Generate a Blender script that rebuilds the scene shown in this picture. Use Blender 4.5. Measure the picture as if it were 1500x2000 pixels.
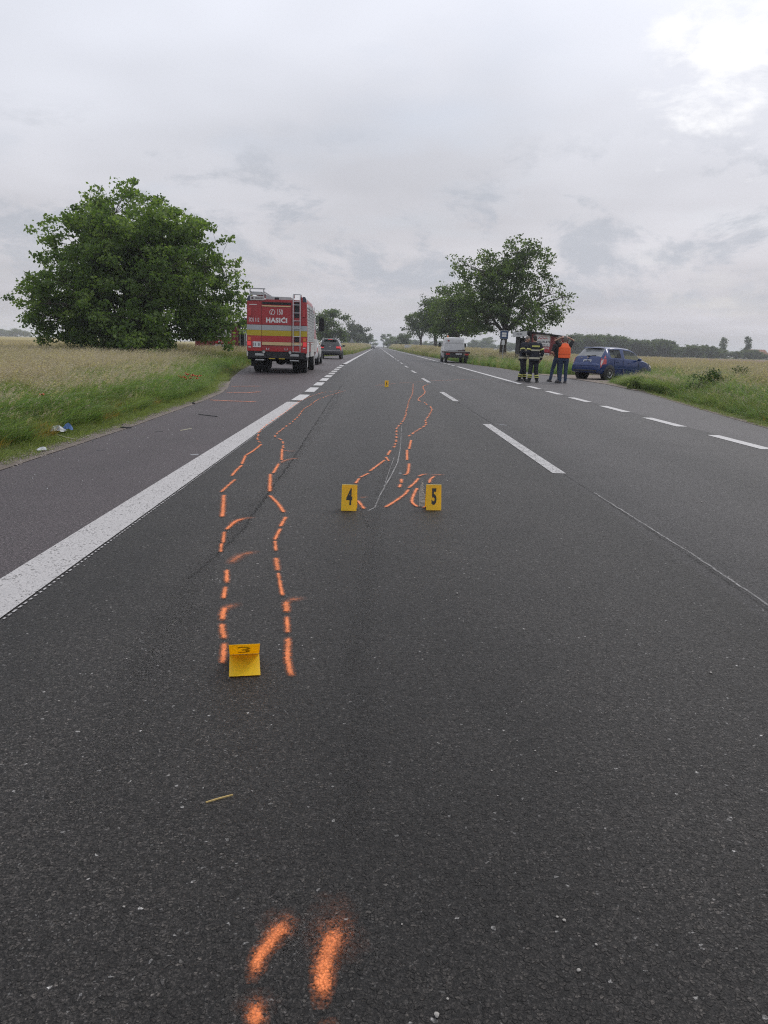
import bpy, bmesh, math, random
import numpy as np
from mathutils import Vector, Matrix, Euler
R = math.radians
for o in list(bpy.data.objects):
    bpy.data.objects.remove(o)
SC = bpy.context.scene
COL = SC.collection
# ------------------------------------------------------------------ camera
F_PX, CAM_H, ROLL, VP = 1480.0, 1.2, R(1.65), (737.0, 676.0)
_df = np.array([(VP[0]-750)/F_PX, -(VP[1]-1000)/F_PX, -1.0]); _df /= np.linalg.norm(_df)
_up = np.cross([math.cos(ROLL), -math.sin(ROLL), 0], _df); _up /= np.linalg.norm(_up)
_rt = np.cross(_df, _up)
CM = np.array([_rt, _df, _up])                 # world from camera
CP = np.array([0, 0, CAM_H])
cam_d = bpy.data.cameras.new('camera'); cam = bpy.data.objects.new('camera', cam_d); COL.objects.link(cam)
cam_d.sensor_fit = 'HORIZONTAL'; cam_d.sensor_width = 36.0; cam_d.lens = 36.0*F_PX/1500.0
cam_d.clip_start = 0.05; cam_d.clip_end = 6000
M4 = Matrix.Identity(4)
for i in range(3):
    for j in range(3):
        M4[i][j] = CM[i][j]
    M4[i][3] = CP[i]
cam.matrix_world = M4
SC.camera = cam
SC.render.resolution_x, SC.render.resolution_y = 768, 1024
def ray(px, py):
    return CM @ np.array([(px-750)/F_PX, -(py-1000)/F_PX, -1.0])
def G(px, py, z=0.0):                          # photo pixel -> point at height z
    d = ray(px, py); t = (z-CAM_H)/d[2]
    return CP + d*t
def atY(px, py, y):                            # photo pixel -> point at distance y down the road
    d = ray(px, py); return CP + d*(y/d[1])
# ------------------------------------------------------------------ sky, sun, exposure
SUN_AZ, SUN_EL = R(38), R(46)                  # azimuth to the right of the road direction
W = bpy.data.worlds.new('World'); SC.world = W; W.use_nodes = True
nt = W.node_tree; nt.nodes.clear()
def N(t, typ, **kw):
    n = t.nodes.new(typ)
    for k, v in kw.items():
        if k == 'inp':
            for a, b in v.items(): n.inputs[a].default_value = b
        else: setattr(n, k, v)
    return n
def L(t, a, b): t.links.new(a, b)
def math_n(t, op, a, b=None, c=None, clamp=False):
    n = t.nodes.new('ShaderNodeMath'); n.operation = op; n.use_clamp = clamp
    for i, v in enumerate((a, b, c)):
        if v is None: continue
        if isinstance(v, (int, float)): n.inputs[i].default_value = v
        else: t.links.new(v, n.inputs[i])
    return n.outputs[0]
def ramp(t, fac, stops, interp='LINEAR'):
    n = t.nodes.new('ShaderNodeValToRGB'); n.color_ramp.interpolation = interp
    e = n.color_ramp.elements
    while len(e) < len(stops): e.new(0.5)
    for i, (p, c) in enumerate(stops):
        e[i].position = p
        if isinstance(c, (int, float)): c = (c, c, c)
        e[i].color = (*c, 1)
    t.links.new(fac, n.inputs[0]); return n.outputs[0]
def mixc(t, fac, a, b, mode='MIX'):
    n = t.nodes.new('ShaderNodeMix'); n.data_type = 'RGBA'; n.blend_type = mode; n.clamp_factor = True
    for s, v in ((n.inputs[0], fac), (n.inputs[6], a), (n.inputs[7], b)):
        if isinstance(v, (int, float)): s.default_value = v
        elif isinstance(v, tuple): s.default_value = (*v, 1) if len(v) == 3 else v
        else: t.links.new(v, s)
    return n.outputs[2]
def noise(t, vec, scale, detail=4, rough=0.5, dist=0.0):
    n = N(t, 'ShaderNodeTexNoise', inp={'Scale': scale, 'Detail': detail, 'Roughness': rough, 'Distortion': dist})
    if vec is not None: L(t, vec, n.inputs['Vector'])
    return n.outputs[0]
sky = N(nt, 'ShaderNodeTexSky', sky_type='NISHITA', sun_disc=False, sun_elevation=SUN_EL, sun_rotation=SUN_AZ)
sky.air_density = 1.0; sky.dust_density = 3.0
tc = N(nt, 'ShaderNodeTexCoord'); sep = N(nt, 'ShaderNodeSeparateXYZ'); L(nt, tc.outputs['Generated'], sep.inputs[0])
X_, Y_, Z_ = sep.outputs
zc = math_n(nt, 'MAXIMUM', Z_, 0.0)
# perspective of a flat cloud deck: x/(z+k), y/(z+k)
den = math_n(nt, 'ADD', zc, 0.12)
cx = math_n(nt, 'DIVIDE', X_, den); cy = math_n(nt, 'DIVIDE', Y_, den)
cmb = N(nt, 'ShaderNodeCombineXYZ'); L(nt, cx, cmb.inputs[0]); L(nt, cy, cmb.inputs[1])
deck = cmb.outputs[0]
def shifted(v, off):
    m = N(nt, 'ShaderNodeVectorMath', operation='ADD'); L(nt, v, m.inputs[0]); m.inputs[1].default_value = off
    return m.outputs[0]
# overcast veil: brighter towards the zenith
veil = ramp(nt, zc, [(0.0, (0.55, 0.535, 0.56)), (0.10, (0.62, 0.605, 0.625)), (0.24, (0.70, 0.71, 0.755)), (0.42, (0.86, 0.885, 0.96)), (1.0, (0.95, 0.97, 1.04))])
big = noise(nt, shifted(deck, (3.1, 1.7, 0)), 0.75, 3, 0.5)
veil = mixc(nt, 1.0, veil, (1.01, 1.02, 1.045), 'MULTIPLY')
veil = mixc(nt, 1.0, veil, ramp(nt, big, [(0.3, 0.86), (0.7, 1.12)]), 'MULTIPLY')
# thinner blue-grey windows through the veil
bl = noise(nt, shifted(deck, (8.3, 4.2, 0)), 1.1, 5, 0.55)
thin = ramp(nt, bl, [(0.52, 0.0), (0.72, 0.42)])
nish = mixc(nt, 1.0, sky.outputs[0], (0.11, 0.11, 0.11), 'MULTIPLY')
skyc = mixc(nt, thin, veil, mixc(nt, 0.55, nish, (0.60, 0.65, 0.74)))
# ragged darker scud low over the horizon
sc1 = noise(nt, shifted(tc.outputs['Generated'], (1.4, 0.3, 0.55)), 9.0, 7, 0.62, 0.35)
mp = N(nt, 'ShaderNodeMapping'); mp.inputs['Scale'].default_value = (1, 1, 2.1); L(nt, tc.outputs['Generated'], mp.inputs[0])
mp.inputs['Location'].default_value = (0.35, 0.2, 0.12)
sc2 = noise(nt, mp.outputs[0], 7.0, 8, 0.66, 0.25)
band = ramp(nt, zc, [(0.03, 0.0), (0.09, 1.0), (0.17, 1.0), (0.27, 0.0)], 'EASE')
scm = math_n(nt, 'MULTIPLY', ramp(nt, sc2, [(0.48, 0.0), (0.62, 1.0)], 'EASE'), band)
skyc = mixc(nt, math_n(nt, 'MULTIPLY', scm, 0.75), skyc, (0.47, 0.50, 0.56))
# the deck glows broadly on the side where the sun stands
sd_ = N(nt, 'ShaderNodeVectorMath', operation='DOT_PRODUCT'); nv0 = N(nt, 'ShaderNodeVectorMath', operation='NORMALIZE')
L(nt, tc.outputs['Generated'], nv0.inputs[0]); L(nt, nv0.outputs[0], sd_.inputs[0]); sd_.inputs[1].default_value = (math.sin(SUN_AZ)*math.cos(SUN_EL), math.cos(SUN_AZ)*math.cos(SUN_EL), math.sin(SUN_EL))
skyc = mixc(nt, 1.0, skyc, ramp(nt, sd_.outputs['Value'], [(0.55, (0.99, 0.99, 0.99)), (1.0, (1.18, 1.17, 1.16))], 'EASE'), 'MULTIPLY')
# white cumulus around where the sun stands behind the cloud
bd = ray(1425, 185); bd = bd/np.linalg.norm(bd)
dt = N(nt, 'ShaderNodeVectorMath', operation='DOT_PRODUCT'); nv = N(nt, 'ShaderNodeVectorMath', operation='NORMALIZE')
L(nt, tc.outputs['Generated'], nv.inputs[0]); L(nt, nv.outputs[0], dt.inputs[0]); dt.inputs[1].default_value = tuple(bd)
lobe = ramp(nt, dt.outputs['Value'], [(0.989, 0.0), (0.9992, 1.0)], 'EASE')
mp2 = N(nt, 'ShaderNodeMapping'); mp2.inputs['Scale'].default_value = (1, 1, 2.4); L(nt, tc.outputs['Generated'], mp2.inputs[0])
mp2.inputs['Location'].default_value = (0.13, 0.0, 0.31)
cu = noise(nt, mp2.outputs[0], 6.0, 9, 0.6, 0.2)
cum = math_n(nt, 'ADD', math_n(nt, 'MULTIPLY', lobe, 0.24), cu)
cum = ramp(nt, cum, [(0.67, 0.0), (0.82, 1.0)], 'EASE')
skyc = mixc(nt, math_n(nt, 'MULTIPLY', cum, 0.9), skyc, (1.08, 1.08, 1.1))
# below the horizon: dull earth light
up = math_n(nt, 'GREATER_THAN', Z_, -0.01)
skyc = mixc(nt, up, (0.16, 0.15, 0.12), skyc)
bgN = N(nt, 'ShaderNodeBackground'); bgN.inputs['Strength'].default_value = 0.1
L(nt, mixc(nt, 1.0, skyc, (10, 10, 10), 'MULTIPLY'), bgN.inputs[0])
wo = N(nt, 'ShaderNodeOutputWorld'); L(nt, bgN.outputs[0], wo.inputs[0])
sun_d = bpy.data.lights.new('sun', 'SUN'); sun_d.energy = 1.3; sun_d.angle = R(20); sun_d.color = (1.0, 0.95, 0.88)
sun = bpy.data.objects.new('sun', sun_d); COL.objects.link(sun)
sdir = Vector((math.sin(SUN_AZ)*math.cos(SUN_EL), math.cos(SUN_AZ)*math.cos(SUN_EL), math.sin(SUN_EL)))
sun.rotation_euler = sdir.to_track_quat('Z', 'Y').to_euler(); sun.location = (20, 20, 40)
SC.view_settings.view_transform = 'Standard'; SC.view_settings.look = 'None'
SC.view_settings.exposure = 0.0; SC.view_settings.gamma = 1.0; SC.view_settings.use_curve_mapping = False
cy_ = SC.cycles
cy_.filter_width = 1.15
cy_.use_denoising = False
cy_.max_bounces = 6; cy_.diffuse_bounces = 3; cy_.glossy_bounces = 3; cy_.transmission_bounces = 4; cy_.volume_bounces = 1; cy_.transparent_max_bounces = 12; cy_.caustics_reflective = False; cy_.caustics_refractive = False
# ------------------------------------------------------------------ materials
MATS = {}
def mat(name, color, rough=0.6, metal=0.0, var=0.0, scale=6.0, spec=0.5, bump=0.0, bscale=40.0, coat=0.0, emit=None, estr=0.0, col2=None):
    if name in MATS: return MATS[name]
    m = bpy.data.materials.new(name); m.use_nodes = True; t = m.node_tree
    b = t.nodes['Principled BSDF']
    b.inputs['Roughness'].default_value = rough; b.inputs['Metallic'].default_value = metal
    b.inputs['Specular IOR Level'].default_value = spec; b.inputs['Coat Weight'].default_value = coat
    b.inputs['Base Color'].default_value = (*color, 1)
    if var or bump:
        c = N(t, 'ShaderNodeTexCoord').outputs['Object']
    if var:
        n = noise(t, c, scale, 6, 0.6)
        c2 = col2 or tuple(x*(1-var) for x in color)
        f = ramp(t, n, [(0.35, 0.0), (0.68, 1.0)])
        L(t, mixc(t, f, color, c2), b.inputs['Base Color'])
        L(t, math_n(t, 'MULTIPLY_ADD', n, 0.25, max(rough-0.12, 0.03)), b.inputs['Roughness'])
    if bump:
        bn = N(t, 'ShaderNodeBump', inp={'Strength': bump, 'Distance': 0.01}); L(t, noise(t, c, bscale, 5), bn.inputs['Height'])
        L(t, bn.outputs[0], b.inputs['Normal'])
    if emit:
        b.inputs['Emission Color'].default_value = (*emit, 1); b.inputs['Emission Strength'].default_value = estr
    MATS[name] = m; return m
def asphalt(name, base, stone_lo, stone_hi, sc=105.0, patch=0.42, bump=1.0, rough=0.55, tint=(1, 1, 1), xc=None):
    m = bpy.data.materials.new(name); m.use_nodes = True; t = m.node_tree; b = t.nodes['Principled BSDF']
    geo = N(t, 'ShaderNodeNewGeometry').outputs['Position']
    wv = N(t, 'ShaderNodeVectorMath', operation='ADD'); L(t, geo, wv.inputs[0])
    nz = N(t, 'ShaderNodeTexNoise', inp={'Scale': 45.0, 'Detail': 3.0}); L(t, geo, nz.inputs['Vector'])
    ws = N(t, 'ShaderNodeVectorMath', operation='SCALE'); L(t, nz.outputs['Color'], ws.inputs[0]); ws.inputs['Scale'].default_value = 0.013
    L(t, ws.outputs[0], wv.inputs[1])
    def voro(scale, feat='F1'):
        v = N(t, 'ShaderNodeTexVoronoi', feature=feat); v.inputs['Scale'].default_value = scale; L(t, wv.outputs[0], v.inputs['Vector']); return v
    v1 = voro(sc); e1 = voro(sc, 'DISTANCE_TO_EDGE'); v2 = voro(sc*2.3)
    sepc = N(t, 'ShaderNodeSeparateColor'); L(t, v1.outputs['Color'], sepc.inputs[0])
    r1, r2, r3 = sepc.outputs
    sep2 = N(t, 'ShaderNodeSeparateColor'); L(t, v2.outputs['Color'], sep2.inputs[0])
    stone = ramp(t, r1, [(0.0, stone_lo), (0.75, tuple((a+c)/2 for a, c in zip(stone_lo, stone_hi))), (0.978, stone_hi), (0.991, (0.16, 0.155, 0.15)), (1.0, (0.30, 0.29, 0.275))])
    edge = ramp(t, e1.outputs['Distance'], [(0.03, 0.0), (0.18, 1.0)])
    big = ramp(t, r2, [(0.42, 0.0), (0.62, 1.0)])                  # part of the cells stay fine mortar
    fine = ramp(t, sep2.outputs[0], [(0.0, tuple(x*0.35 for x in base)), (0.55, tuple(x*1.1 for x in base)), (0.9, tuple(x*2.3 for x in base)), (0.98, tuple(x*3.0 for x in base)), (1.0, (0.10, 0.098, 0.095))])
    c = mixc(t, math_n(t, 'MULTIPLY', edge, big), fine, stone)
    gr = noise(t, geo, 170.0, 3, 0.75); gr2 = noise(t, geo, 62.0, 2, 0.6)
    c = mixc(t, 1.0, c, ramp(t, gr, [(0.33, 0.15), (0.5, 0.9), (0.66, 2.2)]), 'MULTIPLY'); c = mixc(t, 1.0, c, ramp(t, gr2, [(0.36, 0.55), (0.5, 0.95), (0.64, 1.5)]), 'MULTIPLY')   # grain: bitumen film worn off unevenly
    # wear: long bands along the road plus blotches
    mpg = N(t, 'ShaderNodeMapping'); mpg.inputs['Scale'].default_value = (1.1, 0.07, 1); L(t, geo, mpg.inputs[0])
    w1 = noise(t, mpg.outputs[0], 1.0, 4, 0.6); w2 = noise(t, geo, 1.3, 5, 0.7); w3 = noise(t, geo, 7.0, 4, 0.65)
    wear = math_n(t, 'ADD', math_n(t, 'MULTIPLY', w1, 0.45), math_n(t, 'ADD', math_n(t, 'MULTIPLY', w2, 0.4), math_n(t, 'MULTIPLY', w3, 0.15)))
    wr = ramp(t, wear, [(0.36, 1-patch), (0.64, 1+patch)])
    c = mixc(t, 1.0, c, wr, 'MULTIPLY')
    if xc is not None:                                    # polished wheel paths, darker oil strip between them
        sx = N(t, 'ShaderNodeSeparateXYZ'); L(t, geo, sx.inputs[0])
        dx = math_n(t, 'ABSOLUTE', math_n(t, 'SUBTRACT', math_n(t, 'ABSOLUTE', math_n(t, 'SUBTRACT', math_n(t, 'MULTIPLY_ADD', w2, 0.5, sx.outputs[0]), xc+0.25)), 0.85))
        c = mixc(t, 1.0, c, ramp(t, dx, [(0.0, 1.16), (0.30, 1.06), (0.80, 0.80)]), 'MULTIPLY')
    c = mixc(t, 1.0, c, tint, 'MULTIPLY')
    L(t, c, b.inputs['Base Color'])
    h = math_n(t, 'ADD', math_n(t, 'MULTIPLY', math_n(t, 'MULTIPLY', edge, big), math_n(t, 'MULTIPLY_ADD', r3, 0.7, 0.3)), math_n(t, 'ADD', math_n(t, 'MULTIPLY', sep2.outputs[1], 0.35), math_n(t, 'ADD', math_n(t, 'MULTIPLY', gr, 1.1), math_n(t, 'MULTIPLY', gr2, 1.2))))
    bn = N(t, 'ShaderNodeBump', inp={'Strength': bump, 'Distance': 0.005}); L(t, h, bn.inputs['Height']); L(t, bn.outputs[0], b.inputs['Normal'])
    L(t, math_n(t, 'MULTIPLY_ADD', r3, 0.22, rough-0.12), b.inputs['Roughness'])
    b.inputs['Specular IOR Level'].default_value = 0.30
    MATS[name] = m; return m
A_LANE = asphalt('asphalt_lane', (0.0163, 0.0146, 0.0134), (0.0124, 0.0113, 0.0104), (0.075, 0.067, 0.060), xc=0.05)
A_RIGHT = asphalt('asphalt_right_lane', (0.0242, 0.0220, 0.0222), (0.0186, 0.0169, 0.0171), (0.086, 0.079, 0.078), patch=0.30, xc=3.6)
A_SHOULDER = asphalt('asphalt_shoulder', (0.0455, 0.0368, 0.0392), (0.034, 0.0275, 0.0295), (0.112, 0.092, 0.096), sc=150, patch=0.18, bump=0.6, rough=0.62)
A_BAY = asphalt('asphalt_bus_bay', (0.052, 0.0480, 0.0495), (0.040, 0.037, 0.0385), (0.115, 0.107, 0.110), sc=150, patch=0.2, bump=0.6, rough=0.62)

def leafmat(name, c1, c2, c3, trans=0.35, rough=0.5):
    m = bpy.data.materials.new(name); m.use_nodes = True; t = m.node_tree; b = t.nodes['Principled BSDF']
    at = N(t, 'ShaderNodeAttribute', attribute_name='tone'); oi = N(t, 'ShaderNodeObjectInfo')
    f = math_n(t, 'ADD', at.outputs['Fac'], math_n(t, 'MULTIPLY_ADD', oi.outputs['Random'], 0.46, -0.23), clamp=True)
    c = ramp(t, f, [(0.0, c1), (0.5, c2), (1.0, c3)])
    L(t, c, b.inputs['Base Color']); b.inputs['Roughness'].default_value = rough; b.inputs['Specular IOR Level'].default_value = 0.35
    tr = N(t, 'ShaderNodeBsdfTranslucent'); L(t, mixc(t, 1.0, c, (1.35, 1.4, 0.7), 'MULTIPLY'), tr.inputs[0])
    mx = N(t, 'ShaderNodeMixShader'); mx.inputs[0].default_value = trans
    L(t, b.outputs[0], mx.inputs[1]); L(t, tr.outputs[0], mx.inputs[2])
    L(t, mx.outputs[0], t.nodes['Material Output'].inputs[0]); MATS[name] = m; return m
def glassmat(name, tint, alpha, rough=0.04):
    m = bpy.data.materials.new(name); m.use_nodes = True; t = m.node_tree; b = t.nodes['Principled BSDF']
    b.inputs['Base Color'].default_value = (0.02, 0.022, 0.024, 1); b.inputs['Roughness'].default_value = rough; b.inputs['Specular IOR Level'].default_value = 0.9
    tr = N(t, 'ShaderNodeBsdfTransparent'); tr.inputs[0].default_value = (*tint, 1)
    mx = N(t, 'ShaderNodeMixShader'); mx.inputs[0].default_value = alpha
    L(t, b.outputs[0], mx.inputs[1]); L(t, tr.outputs[0], mx.inputs[2]); L(t, mx.outputs[0], t.nodes['Material Output'].inputs[0])
    MATS[name] = m; return m
# ------------------------------------------------------------------ mesh helpers
class MB:
    def __init__(s): s.v = []; s.f = []
    def add(s, vs, fs):
        o = len(s.v); s.v.extend([tuple(p) for p in vs]); s.f.extend([tuple(i+o for i in f) for f in fs]); return s
    def box(s, c, d, rot=None, taper=1.0):
        vs = []
        for z in (-.5, .5):
            k = taper if z > 0 else 1.0
            for x, y in ((-.5, -.5), (.5, -.5), (.5, .5), (-.5, .5)):
                p = Vector((x*d[0]*k, y*d[1]*k, z*d[2]))
                if rot: p = Euler(rot).to_matrix() @ p
                vs.append(p+Vector(c))
        return s.add(vs, [(0, 3, 2, 1), (4, 5, 6, 7), (0, 1, 5, 4), (1, 2, 6, 5), (2, 3, 7, 6), (3, 0, 4, 7)])
    def b2(s, x0, x1, y0, y1, z0, z1):
        return s.box(((x0+x1)/2, (y0+y1)/2, (z0+z1)/2), (abs(x1-x0), abs(y1-y0), abs(z1-z0)))
    def tube(s, pts, rad, n=8, cap=True):
        pts = [Vector(p) for p in pts]
        if isinstance(rad, (int, float)): rad = [rad]*len(pts)
        rings = []; prev = None
        for i, p in enumerate(pts):
            d = (pts[min(i+1, len(pts)-1)]-pts[max(i-1, 0)]).normalized()
            if prev is None:
                a = Vector((0, 0, 1)) if abs(d.z) < 0.9 else Vector((1, 0, 0))
                u = d.cross(a).normalized()
            else:
                u = (prev - d*prev.dot(d)).normalized()
            prev = u; w = d.cross(u)
            rings.append([p+(u*math.cos(2*math.pi*k/n)+w*math.sin(2*math.pi*k/n))*rad[i] for k in range(n)])
        return s.loft(rings, cap)
    def loft(s, rings, cap=True, closed=True):
        n = len(rings[0]); vs = [p for r in rings for p in r]; fs = []
        for i in range(len(rings)-1):
            for k in range(n if closed else n-1):
                a = i*n+k; b = i*n+(k+1) % n
                fs.append((a, b, b+n, a+n))
        if cap: fs.append(tuple(range(n-1, -1, -1))); fs.append(tuple((len(rings)-1)*n+k for k in range(n)))
        return s.add(vs, fs)
    def ell(s, c, r, nu=12, nv=8, rot=None):
        vs = []; fs = []
        E_ = Euler(rot).to_matrix() if rot else None
        for j in range(nv+1):
            th = math.pi*j/nv
            for i in range(nu):
                ph = 2*math.pi*i/nu
                p = Vector((r[0]*math.sin(th)*math.cos(ph), r[1]*math.sin(th)*math.sin(ph), r[2]*math.cos(th)))
                if E_: p = E_ @ p
                vs.append(p+Vector(c))
        for j in range(nv):
            for i in range(nu):
                a = j*nu+i; b = j*nu+(i+1) % nu
                fs.append((a, a+nu, b+nu, b))
        return s.add(vs, fs)
    def lathe(s, c, prof, axis='X', n=24):         # prof: (radius, offset along the axis)
        rings = []
        for r, h in prof:
            rg = []
            for k in range(n):
                a = 2*math.pi*k/n; u, w = r*math.cos(a), r*math.sin(a)
                p = {'X': (h, u, w), 'Y': (u, h, w), 'Z': (u, w, h)}[axis]
                rg.append(Vector(p)+Vector(c))
            rings.append(rg)
        return s.loft(rings, cap=False)
    def poly(s, pts, thick, nrm):                  # flat outline given thickness along nrm
        n = len(pts); nn = Vector(nrm)*thick
        vs = [Vector(p) for p in pts]+[Vector(p)+nn for p in pts]
        fs = [tuple(range(n)), tuple(range(2*n-1, n-1, -1))]+[(k, k+n, (k+1) % n+n, (k+1) % n) for k in range(n)]
        return s.add(vs, fs)
    def build(s, name, m, parent=None, smooth=False, sharp=40, merge=False, bevel=0, loc=None, fix=True):
        me = bpy.data.meshes.new(name); me.from_pydata(s.v, [], s.f)
        if merge or fix:
            bm = bmesh.new(); bm.from_mesh(me)
            if merge: bmesh.ops.remove_doubles(bm, verts=bm.verts, dist=1e-4)
            bmesh.ops.recalc_face_normals(bm, faces=bm.faces); bm.to_mesh(me); bm.free()
        me.materials.append(m if not isinstance(m, str) else MATS[m])
        if smooth:
            me.shade_smooth(); me.set_sharp_from_angle(angle=R(sharp))
        o = bpy.data.objects.new(name, me); COL.objects.link(o); o.parent = parent
        if loc is not None: o.location = loc
        if bevel:
            bv = o.modifiers.new('bevel', 'BEVEL'); bv.width = bevel; bv.segments = 2; bv.limit_method = 'ANGLE'; bv.angle_limit = R(35)
        return o
def tag(o, label=None, cat=None, group=None, kind=None):
    for k, v in (('label', label), ('category', cat), ('group', group), ('kind', kind)):
        if v: o[k] = v
    return o
def empty(name, loc=(0, 0, 0), rz=0.0, label=None, cat=None, group=None, rot=None):
    o = bpy.data.objects.new(name, None); o.empty_display_size = 0.2; COL.objects.link(o)
    o.location = loc; o.rotation_euler = rot if rot else (0, 0, rz); return tag(o, label, cat, group)
def copy_tree(o, parent=None):
    c = o.copy(); COL.objects.link(c); c.parent = parent
    for ch in list(o.children): copy_tree(ch, c)
    return c
def text(name, body, m, parent, size, loc, sx=1.0, rot=(R(90), 0, 0), bold=0.0, align='CENTER', thick=0.002, space=1.0):
    cu_ = bpy.data.curves.new('txt', 'FONT'); cu_.body = body; cu_.size = size; cu_.align_x = align; cu_.align_y = 'CENTER'
    cu_.offset = bold; cu_.extrude = thick/2; cu_.resolution_u = 3; cu_.space_character = space
    to = bpy.data.objects.new('txt', cu_); COL.objects.link(to)
    me = bpy.data.meshes.new_from_object(to.evaluated_get(bpy.context.evaluated_depsgraph_get()))
    bpy.data.objects.remove(to); bpy.data.curves.remove(cu_)
    me.materials.clear(); me.materials.append(m if not isinstance(m, str) else MATS[m])
    o = bpy.data.objects.new(name, me); COL.objects.link(o); o.parent = parent
    o.location = loc; o.rotation_euler = rot; o.scale = (sx, 1, 1); return o
# ================================================================== setting: ground, road, fields
def piecewise(pts):
    pts = sorted(pts, key=lambda p: p[1]); ys = [p[1] for p in pts]; xs = [p[0] for p in pts]
    return lambda y: np.interp(y, ys, xs)
LPX = [(100, 884), (250, 835), (350, 799), (400, 781), (432, 767), (443, 757), (447, 748), (452, 738), (468, 725), (490, 713)]
RPX = [(1500, 836), (1390, 805), (1320, 785), (1250, 763), (1180, 748), (1115, 737), (1060, 731), (1012, 725), (975, 719), (918, 711.5)]
lpts = [tuple(G(*p)[:2]) for p in LPX]+[(-3.42, -30), (-3.42, 7), (-7.2, 50), (-7.2, 62), (-5.6, 80), (-4.1, 95), (-3.4, 120), (-3.2, 1600)]
rpts = [tuple(G(*p)[:2]) for p in RPX]+[(6.7, -30), (6.8, 12), (6.9, 95), (6.5, 130), (6.3, 200), (6.3, 1600)]
EL = piecewise(lpts); ER = piecewise(rpts)
YS = sorted(set(list(np.arange(-6, 60, 0.5))+list(np.arange(60, 160, 4))+list(np.arange(160, 1600, 60))))
def lx(y): return -1.86-0.38*min(max((y-20)/25, 0), 1)
def rx(y): return 5.34+0.25*min(max((y-28)/30, 0), 1)
def sheet(name, fl, fr, m, z=0.0, skirt=''):
    b = MB(); n = len(YS)
    vs = []; fs = []
    for y in YS: vs += [(fl(y), y, z), (fr(y), y, z)]
    for i in range(n-1): fs.append((2*i, 2*i+1, 2*i+3, 2*i+2))
    b.add(vs, fs)
    for side in skirt:
        f = fl if side == 'l' else fr
        b.add([(f(y), y, z) for y in YS]+[(f(y)-(0.02 if side == 'l' else -0.02), y, z-0.25) for y in YS], [(i, i+1, n+i+1, n+i) for i in range(n-1)])
    return tag(b.build(name, m, fix=False), kind='structure')
road = sheet('road', lx, lambda y: 1.85, A_LANE)
road_r = sheet('road', lambda y: 1.85, rx, A_RIGHT)
shoulder = sheet('paved_shoulder', EL, lx, A_SHOULDER, skirt='l')
bay = sheet('bus_bay', rx, ER, A_BAY, skirt='r')

def soil(name, c1, c2, c3, s1=0.05, s2=3.0, stretch=(1, 1, 1), bump=0.6, rot=0.0):
    m = bpy.data.materials.new(name); m.use_nodes = True; t = m.node_tree; b = t.nodes['Principled BSDF']
    g = N(t, 'ShaderNodeNewGeometry').outputs['Position']
    mp_ = N(t, 'ShaderNodeMapping'); mp_.inputs['Scale'].default_value = stretch; mp_.inputs['Rotation'].default_value = (0, 0, rot); L(t, g, mp_.inputs[0])
    a = noise(t, mp_.outputs[0], s1, 6, 0.6); d = noise(t, g, s2, 6, 0.7)
    c = mixc(t, ramp(t, a, [(0.35, 0.0), (0.65, 1.0)]), c1, c2); c = mixc(t, ramp(t, d, [(0.4, 0.0), (0.7, 0.8)]), c, c3)
    L(t, c, b.inputs['Base Color']); b.inputs['Roughness'].default_value = 0.95; b.inputs['Specular IOR Level'].default_value = 0.1
    bn = N(t, 'ShaderNodeBump', inp={'Strength': bump, 'Distance': 0.08}); L(t, d, bn.inputs['Height']); L(t, bn.outputs[0], b.inputs['Normal'])
    MATS[name] = m; return m
soil('verge_soil', (0.060, 0.068, 0.022), (0.085, 0.082, 0.034), (0.045, 0.046, 0.016), 0.4, 6)
soil('wheat', (0.34, 0.27, 0.115), (0.27, 0.235, 0.10), (0.22, 0.19, 0.085), 0.03, 1.5)
soil('barley', (0.30, 0.255, 0.12), (0.23, 0.22, 0.095), (0.19, 0.175, 0.08), 0.05, 1.2)
soil('plough', (0.185, 0.128, 0.095), (0.150, 0.105, 0.080), (0.21, 0.150, 0.112), 0.02, 0.8, (1, 9, 1))
soil('meadow', (0.115, 0.125, 0.052), (0.16, 0.155, 0.07), (0.09, 0.10, 0.04), 0.02, 0.7)
soil('gravel_dust', (0.30, 0.255, 0.22), (0.22, 0.185, 0.16), (0.36, 0.315, 0.275), 1.5, 45, bump=0.9)
def flat(name, pts, m, z):
    b = MB(); b.add([(x, y, z) for x, y in pts], [tuple(range(len(pts)))])
    o = b.build(name, m, fix=False)
    return tag(o, kind='structure')
flat('ground', [(-2500, -60), (2500, -60), (2500, 3500), (-2500, 3500)], 'verge_soil', -0.055)
flat('wheat_field', [(-900, 40), (-26, 40), (-20, 70), (-16, 150), (-14, 1400), (-900, 1400)], 'wheat', -0.050)
flat('barley_field', [(17, 40), (420, 40), (420, 68), (60, 72), (22, 76)], 'barley', -0.050)
flat('ploughed_field', [(60, 72), (420, 68), (520, 335), (110, 335), (38, 240), (30, 130), (22, 76)], 'plough', -0.046)
flat('meadow', [(16, 76), (22, 76), (30, 130), (38, 240), (110, 335), (520, 335), (900, 900), (16, 1300)], 'meadow', -0.050)
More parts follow.
